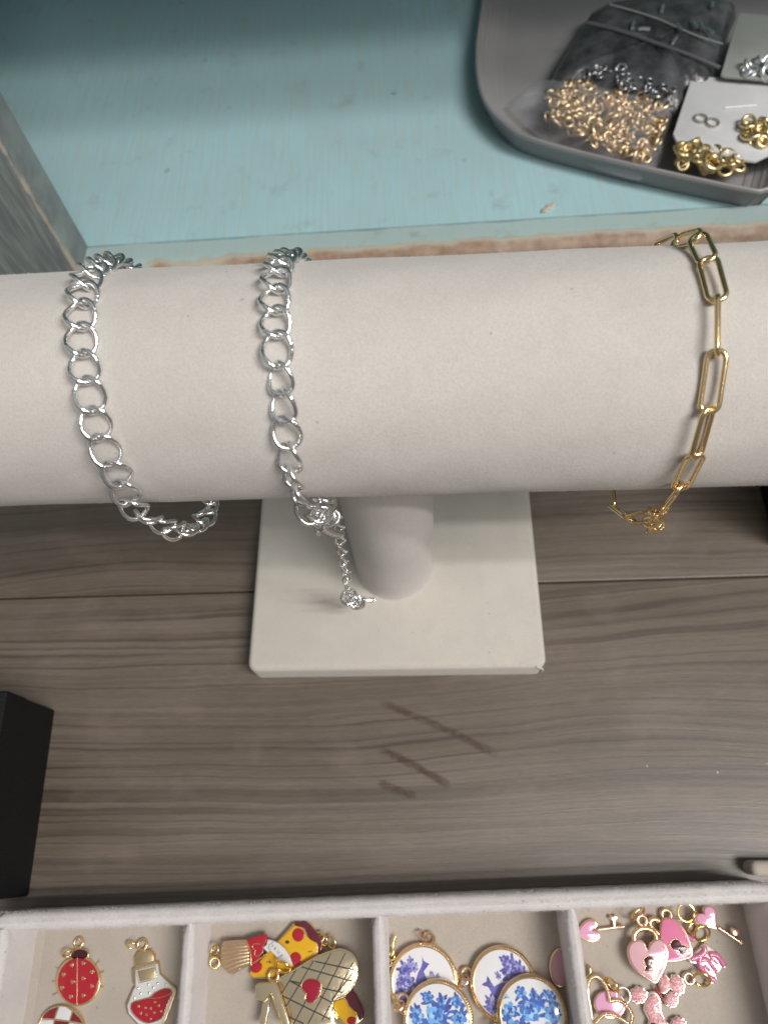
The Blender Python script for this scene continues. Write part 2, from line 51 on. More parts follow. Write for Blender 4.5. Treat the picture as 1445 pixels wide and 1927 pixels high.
 {'name':'pizza_slice_charm','label':'pizza slice charm corner with maroon crust poking out under the quilted gold charm','cat':'charm','loc':[-14.27,-131.47,2.2],'parts':[{'n':'backing','k':'plate','m':'gold','p':[[-4.64,1.01],[-1.66,2.29],[1.32,3.89],[2.86,2.12],[4.65,-0.97],[4.42,-2.82],[2.95,-3.86],[0.25,-4.9],[-2.24,-4.32],[-4.56,-1.47]],'z0':0,'z1':1.4,'sm':1,'bev':0.2,'par':None,'label':None},{'n':'cheese','k':'plate','m':'yellow','p':[[-4.36,0.85],[-1.63,1.91],[-0.61,1.5],[0.17,0.06],[1.93,-0.96],[2.71,-2.8],[0.26,-4.25],[-1.24,-3.45],[-3.55,-1.01]],'z0':1.3,'z1':1.65,'sm':2,'bev':0.2,'par':None,'label':None},{'n':'crust','k':'plate','m':'maroon','p':[[-0.86,2.47],[1.37,3.75],[2.78,2.09],[4.49,-1.0],[4.21,-2.65],[3.1,-3.07],[2.46,-1.33],[0.44,0.09],[-0.34,1.54]],'z0':1.3,'z1':1.85,'sm':2,'bev':0.3,'par':None,'label':None},{'n':'pepperoni','k':'plate','m':'red','p':[[2.49,-3.17],[2.44,-3.43],[2.31,-3.67],[2.1,-3.87],[1.82,-4.03],[1.5,-4.13],[1.14,-4.16],[0.79,-4.14],[0.46,-4.04],[0.18,-3.89],[-0.04,-3.69],[-0.18,-3.45],[-0.24,-3.2],[-0.2,-2.95],[-0.06,-2.71],[0.15,-2.5],[0.43,-2.35],[0.75,-2.24],[1.11,-2.21],[1.46,-2.24],[1.79,-2.33],[2.08,-2.49],[2.3,-2.69],[2.44,-2.92]],'z0':1.6,'z1':1.85,'sm':0,'bev':0.2,'par':None,'label':None}]},
 {'name':'porcelain_pendant','label':'blue deer printed porcelain pendant nearest the divider, under a blue rose pendant','cat':'pendant','loc':[7.15,-125.47,2.2],'parts':[],'med':{'R':9.84,'print':'deer_right','loopang':80}},
 {'name':'porcelain_pendant','label':'blue rose printed pendant overlapping the left deer pendant in the third compartment','cat':'pendant','loc':[11.0,-133.76,4.800000000000001],'parts':[],'med':{'R':9.63,'print':'rose','loopang':155}},
 {'name':'porcelain_pendant','label':'blue deer printed porcelain pendant facing left, tucked beneath the right rose pendant','cat':'pendant','loc':[29.52,-125.52,2.2],'parts':[],'med':{'R':9.34,'print':'deer_left','loopang':168}},
 {'name':'porcelain_pendant','label':'blue rose printed pendant nearest the right divider of the third compartment','cat':'pendant','loc':[36.54,-132.3,4.800000000000001],'parts':[],'med':{'R':9.55,'print':'rose','loopang':200}},
 {'name':'pink_pendant','label':'half hidden smooth pink oval pendant against the divider right of the rose pendant','cat':'pendant','loc':[45.96,-121.86,2.2],'parts':[{'n':'backing','k':'plate','m':'gold','p':[[3.27,0.18],[3.02,-1.08],[2.57,-2.25],[1.94,-3.25],[1.19,-4.02],[0.36,-4.5],[-0.49,-4.67],[-1.3,-4.51],[-2.03,-4.04],[-2.62,-3.28],[-3.04,-2.29],[-3.24,-1.12],[-3.23,0.14],[-2.99,1.4],[-2.55,2.59],[-1.93,3.62],[-1.17,4.41],[-0.32,4.91],[0.54,5.09],[1.38,4.92],[2.11,4.43],[2.7,3.65],[3.11,2.63],[3.3,1.45]],'z0':0,'z1':1.3,'sm':0,'bev':0.25,'par':None,'label':None},{'n':'enamel','k':'plate','m':'rosepink','p':[[2.76,0.24],[2.54,-0.9],[2.15,-1.96],[1.61,-2.87],[0.96,-3.57],[0.26,-4.01],[-0.47,-4.16],[-1.16,-4.02],[-1.78,-3.59],[-2.28,-2.9],[-2.63,-2.0],[-2.8,-0.94],[-2.78,0.2],[-2.57,1.35],[-2.18,2.43],[-1.65,3.35],[-1.0,4.07],[-0.28,4.53],[0.46,4.68],[1.17,4.53],[1.79,4.09],[2.29,3.38],[2.63,2.46],[2.79,1.38]],'z0':1.2,'z1':1.8,'sm':0,'bev':0.4,'par':None,'label':None}]},
 {'name':'toggle_clasp','label':'small gold toggle clasp squeezed between the divider and the left deer pendant','cat':'clasp','loc':[-2.08,-119.18,2.6],'parts':[{'n':'ring','k':'ring','m':'gold2','p':[0.14,-0.05],'R':0.9,'r':0.3,'z':1.0,'az':0,'tilt':0},{'n':'bar','k':'line','m':'gold2','p':[[1.34,5.08],[0.46,2.76],[0.74,1.28],[0.06,0.13]],'r':0.35,'z':1.2,'closed':False,'sm':3,'par':None},{'n':'ring','k':'ring','m':'gold','p':[-0.64,-1.71],'R':0.8,'r':0.3,'z':0.8,'az':0,'tilt':0}]},
 {'name':'key_charm','label':'small gold key charm with a lilac pink heart bow, alone beside the divider','cat':'charm','loc':[57.42,-111.82,2.2],'parts':[{'n':'backing','k':'plate','m':'gold','p':[[-1.37,-0.69],[-1.1,-0.68],[-0.44,-0.77],[0.27,-1.11],[0.64,-1.75],[0.46,-2.54],[-0.24,-3.25],[-1.29,-3.66],[-2.44,-3.66],[-3.57,-3.29],[-4.63,-2.74],[-5.61,-2.21],[-6.45,-1.89],[-7.03,-1.79],[-7.24,-1.79],[-7.04,-1.72],[-6.51,-1.41],[-5.8,-0.79],[-4.99,0.07],[-4.1,1.0],[-3.1,1.78],[-1.99,2.21],[-0.88,2.2],[-0.03,1.76],[0.32,1.06],[0.11,0.31],[-0.49,-0.28],[-1.11,-0.61]],'z0':0,'z1':1.2,'sm':0,'bev':0.2,'par':None,'label':None},{'n':'heart','k':'plate','m':'keypink','p':[[-1.66,-0.71],[-1.43,-0.69],[-0.87,-0.76],[-0.26,-1.06],[0.06,-1.6],[-0.1,-2.27],[-0.7,-2.87],[-1.59,-3.22],[-2.58,-3.22],[-3.54,-2.91],[-4.45,-2.44],[-5.28,-2.0],[-6.0,-1.72],[-6.49,-1.64],[-6.67,-1.64],[-6.5,-1.58],[-6.05,-1.32],[-5.44,-0.79],[-4.75,-0.06],[-3.99,0.72],[-3.14,1.38],[-2.18,1.75],[-1.24,1.74],[-0.52,1.37],[-0.22,0.78],[-0.4,0.15],[-0.91,-0.36],[-1.44,-0.64]],'z0':1.1,'z1':1.5,'sm':0,'bev':0.3,'par':None,'label':None},{'n':'shaft','k':'line','m':'gold_rose','p':[[0.36,-0.46],[7.73,0.39]],'r':0.42,'z':0.9,'closed':False,'sm':0,'par':None},{'n':'bit','k':'plate','m':'gold_rose','p':[[4.68,0.12],[4.62,1.72],[3.62,2.43],[4.15,3.33],[4.99,2.97],[5.85,3.33],[6.22,2.51],[5.31,1.72],[5.35,0.3]],'z0':0.5,'z1':1.2,'sm':1,'bev':0.15,'par':None,'label':None},{'n':'tip_ring','k':'ring','m':'gold_rose','p':[6.91,0.28],'R':0.65,'r':0.2,'z':0.9,'az':80,'tilt':85},{'n':'tip_ring','k':'ring','m':'gold_rose','p':[6.3,0.21],'R':0.62,'r':0.18,'z':0.9,'az':80,'tilt':85}]},
 {'name':'key_charm','label':'gold key charm with pink heart bow pointing at the right tray wall','cat':'charm','loc':[89.69,-109.73,3.8000000000000003],'parts':[{'n':'backing','k':'plate','m':'gold_rose','p':[[-1.87,1.23],[-1.97,1.42],[-2.09,1.97],[-1.96,2.72],[-1.41,3.4],[-0.51,3.77],[0.48,3.68],[1.25,3.15],[1.62,2.27],[1.59,1.18],[1.34,0.04],[1.1,-1.01],[1.03,-1.82],[1.1,-2.32],[1.18,-2.46],[1.04,-2.36],[0.54,-2.16],[-0.33,-2.0],[-1.49,-1.93],[-2.74,-1.84],[-3.87,-1.58],[-4.69,-1.01],[-5.03,-0.19],[-4.86,0.71],[-4.25,1.41],[-3.4,1.71],[-2.58,1.63],[-2.04,1.37]],'z0':-0.9,'z1':1.1,'sm':0,'bev':0.25,'par':None,'label':None},{'n':'heart','k':'plate','m':'keypink','p':[[-1.58,1.3],[-1.67,1.46],[-1.78,1.93],[-1.66,2.57],[-1.2,3.14],[-0.45,3.45],[0.39,3.37],[1.05,2.91],[1.37,2.17],[1.34,1.25],[1.14,0.28],[0.94,-0.61],[0.88,-1.3],[0.95,-1.72],[1.01,-1.85],[0.9,-1.76],[0.48,-1.59],[-0.27,-1.45],[-1.25,-1.38],[-2.31,-1.3],[-3.27,-1.07],[-3.95,-0.59],[-4.25,0.12],[-4.11,0.88],[-3.6,1.46],[-2.88,1.72],[-2.19,1.65],[-1.72,1.42]],'z0':1.0,'z1':1.4,'sm':0,'bev':0.2,'par':None,'label':None},{'n':'shaft','k':'line','m':'gold_rose','p':[[1.76,-1.84],[7.27,-5.5]],'r':0.5,'z':0.3,'closed':False,'sm':0,'par':None},{'n':'bit','k':'plate','m':'gold_rose','p':[[5.2,-3.33],[4.95,-2.13],[5.66,-1.69],[6.55,-2.13],[7.49,-2.34],[7.43,-3.21],[6.43,-3.86]],'z0':-0.2,'z1':0.5,'sm':2,'bev':0.15,'par':None,'label':None},{'n':'tip','k':'dots','m':'gold_rose','p':[[6.92,-5.39],[7.73,-5.6],[7.48,-5.06],[7.08,-5.82]],'r':0.4,'z':0.3,'flat':1.0},{'n':'loop','k':'ring','m':'gold','p':[-4.21,1.13],'R':1.2,'r':0.35,'z':0.6,'az':70,'tilt':50},{'n':'jump_ring','k':'ring','m':'gold2','p':[-6.77,1.92],'R':2.35,'r':0.38,'z':0.9,'az':0,'tilt':12}]},
 {'name':'heart_lock_charm','label':'bright pink heart padlock charm with maroon keyhole, tilted behind the pale pink lock','cat':'charm','loc':[79.69,-114.69,2.8000000000000003],'parts':[{'n':'backing','k':'plate','m':'gold_rose','p':[[-4.44,3.84],[-3.85,5.17],[-2.27,5.66],[-0.35,5.29],[1.6,3.65],[2.86,1.04],[3.47,-3.47],[1.09,-4.76],[-2.91,-5.42],[-4.97,-4.58],[-5.53,-0.52]],'z0':0,'z1':1.7,'sm':3,'bev':0.25,'par':None,'label':None},{'n':'enamel','k':'plate','m':'pink','p':[[-4.27,3.76],[-3.73,4.93],[-2.36,5.37],[-0.6,5.05],[1.23,3.45],[2.46,0.96],[3.0,-3.33],[0.93,-4.47],[-2.82,-5.06],[-4.77,-4.34],[-5.31,-0.49]],'z0':1.6,'z1':2.0,'sm':3,'bev':0.3,'par':None,'label':None},{'n':'keyhole','k':'plate','m':'maroon_gloss','p':[[-2.22,-0.43],[-1.19,0.17],[-0.21,-0.05],[0.19,-0.79],[0.4,-1.14],[2.1,-1.54],[1.41,-2.67],[0.29,-3.53],[-0.65,-2.31],[-1.13,-2.24],[-2.09,-2.13],[-2.62,-1.42]],'z0':1.95,'z1':2.2,'sm':2,'bev':0.15,'par':None,'label':None},{'n':'keyhole_rim','k':'line','m':'gold','p':[[-2.37,-0.34],[-1.19,0.34],[-0.09,0.1],[0.37,-0.74],[0.6,-1.14],[2.52,-1.6],[1.74,-2.87],[0.48,-3.85],[-0.59,-2.46],[-1.12,-2.39],[-2.22,-2.26],[-2.81,-1.46]],'r':0.12,'z':2.05,'closed':True,'sm':2,'par':None},{'n':'shackle','k':'line','m':'gold','p':[[-4.78,1.15],[-6.95,3.11],[-7.24,4.43],[-5.87,5.21],[-4.45,4.67]],'r':0.75,'z':0.9,'closed':False,'sm':3,'par':None},{'n':'loop','k':'ring','m':'gold','p':[-2.11,6.21],'R':1.3,'r':0.5,'z':0.6,'az':0,'tilt':0},{'n':'highlight_line','k':'line','m':'gold','p':[[0.55,3.89],[1.69,1.93],[1.95,0.63]],'r':0.1,'z':2.02,'closed':False,'sm':3,'par':None},{'n':'highlight_line','k':'line','m':'gold','p':[[2.26,-1.73],[2.4,-3.01]],'r':0.1,'z':2.02,'closed':False,'sm':3,'par':None}]},
 {'name':'heart_lock_charm','label':'pale pink heart padlock charm with maroon keyhole, topmost in the right compartment','cat':'charm','loc':[70.31,-119.52,4.4],'parts':[{'n':'backing','k':'plate','m':'gold_rose','p':[[-0.05,2.73],[-0.59,4.43],[-2.09,5.07],[-4.13,4.63],[-5.48,2.91],[-5.61,0.36],[-4.4,-2.16],[-2.02,-4.01],[0.86,-5.54],[2.25,-4.39],[4.11,-1.89],[5.56,1.27],[5.3,3.82],[3.84,5.32],[1.8,4.88],[0.65,3.8]],'z0':0,'z1':1.6,'sm':3,'bev':0.25,'par':None,'label':None},{'n':'enamel','k':'plate','m':'palepink','p':[[-0.18,2.23],[-0.91,4.08],[-2.29,4.72],[-4.06,4.32],[-5.21,2.84],[-5.31,0.5],[-4.16,-1.9],[-1.87,-3.65],[0.72,-5.08],[1.91,-4.1],[3.69,-1.74],[5.07,1.31],[4.85,3.64],[3.63,4.96],[1.85,4.57],[0.71,3.51]],'z0':1.5,'z1':1.95,'sm':3,'bev':0.3,'par':None,'label':None},{'n':'keyhole','k':'plate','m':'maroon_gloss','p':[[-0.16,1.09],[0.71,0.78],[0.88,0.04],[0.41,-0.63],[0.19,-0.97],[0.47,-2.26],[-0.72,-2.48],[-1.85,-2.28],[-1.17,-0.98],[-1.28,-0.65],[-1.54,0.02],[-1.14,0.76]],'z0':1.9,'z1':2.15,'sm':2,'bev':0.15,'par':None,'label':None},{'n':'keyhole_rim','k':'line','m':'gold','p':[[-0.11,1.2],[0.91,0.84],[1.11,-0.02],[0.56,-0.8],[0.3,-1.19],[0.62,-2.69],[-0.76,-2.94],[-2.06,-2.71],[-1.27,-1.2],[-1.41,-0.81],[-1.71,-0.04],[-1.24,0.82]],'r':0.12,'z':2.0,'closed':True,'sm':2,'par':None},{'n':'shackle','k':'line','m':'gold','p':[[-3.23,4.34],[-3.09,6.08],[-1.78,7.39],[0.27,7.84],[2.15,7.19],[3.01,5.67],[2.75,4.81]],'r':0.75,'z':0.8,'closed':False,'sm':3,'par':None},{'n':'loop','k':'ring','m':'gold_rose','p':[-0.24,9.68],'R':1.25,'r':0.5,'z':0.5,'az':0,'tilt':0},{'n':'jump_ring','k':'ring','m':'gold2','p':[-1.31,11.39],'R':2.3,'r':0.38,'z':1.3,'az':35,'tilt':58},{'n':'highlight_line','k':'line','m':'gold','p':[[4.18,0.67],[3.21,-0.8]],'r':0.1,'z':1.97,'closed':False,'sm':0,'par':None},{'n':'highlight_line','k':'line','m':'gold','p':[[1.6,-3.32],[0.61,-4.25]],'r':0.1,'z':1.97,'closed':False,'sm':0,'par':None},{'n':'highlight_dot','k':'dots','m':'gold','p':[[4.39,3.32],[4.52,1.62],[2.36,-2.38]],'r':0.18,'z':1.95,'flat':1.0}]},
 {'name':'word_charm','label':'pink enamel curly lettered charm with pale gold edge beside the bright pink lock','cat':'charm','loc':[87.76,-120.09,2.2],'parts':[{'n':'backing','k':'plate','m':'white_gold','p':[[-6.28,0.75],[-4.49,1.82],[-2.22,3.55],[-1.32,4.42],[-0.29,4.64],[0.73,3.57],[2.48,2.51],[3.64,1.02],[4.52,-0.66],[3.89,-1.41],[2.67,-1.41],[2.0,-2.36],[0.71,-2.79],[1.18,-3.83],[0.54,-4.87],[-0.5,-5.3],[-1.75,-4.27],[-3.33,-2.4],[-3.95,-0.51],[-5.37,-0.31]],'z0':0,'z1':1.3,'sm':1,'bev':0.2,'par':None,'label':None},{'n':'letter_stroke','k':'line','m':'pink2','p':[[-1.13,3.87],[-1.1,2.68],[-2.53,1.61],[-5.13,0.74]],'r':0.9,'z':1.15,'closed':False,'sm':3,'par':None},{'n':'letter_stroke','k':'line','m':'pink2','p':[[-2.57,1.39],[-3.13,-0.31],[-2.27,-2.2],[-0.85,-3.66],[0.47,-4.27]],'r':0.9,'z':1.15,'closed':False,'sm':3,'par':None},{'n':'letter_stroke','k':'line','m':'pink2','p':[[-2.48,0.54],[-0.78,0.55],[0.2,-0.71],[1.23,-2.28]],'r':0.75,'z':1.15,'closed':False,'sm':3,'par':None},{'n':'letter_stroke','k':'line','m':'pink2','p':[[0.08,1.84],[1.67,1.84],[2.88,0.58],[3.54,-1.01]],'r':0.9,'z':1.15,'closed':False,'sm':3,'par':None},{'n':'letter_stroke','k':'line','m':'pink2','p':[[-1.75,-0.73],[-0.94,-1.56],[-0.57,-2.19]],'r':0.55,'z':1.15,'closed':False,'sm':3,'par':None},{'n':'letter_stroke','k':'line','m':'pink2','p':[[0.28,0.98],[1.34,0.14],[1.94,-0.49]],'r':0.5,'z':1.15,'closed':False,'sm':3,'par':None},{'n':'letter_stroke','k':'line','m':'pink2','p':[[-5.96,6.98],[-4.67,5.9],[-3.31,5.25]],'r':0.6,'z':1.1,'closed':False,'sm':3,'par':None},{'n':'loop','k':'ring','m':'gold','p':[-3.28,8.32],'R':1.4,'r':0.45,'z':1.2,'az':40,'tilt':30},{'n':'jump_ring','k':'ring','m':'gold2','p':[-1.14,7.07],'R':2.3,'r':0.38,'z':1.9,'az':20,'tilt':35}]},
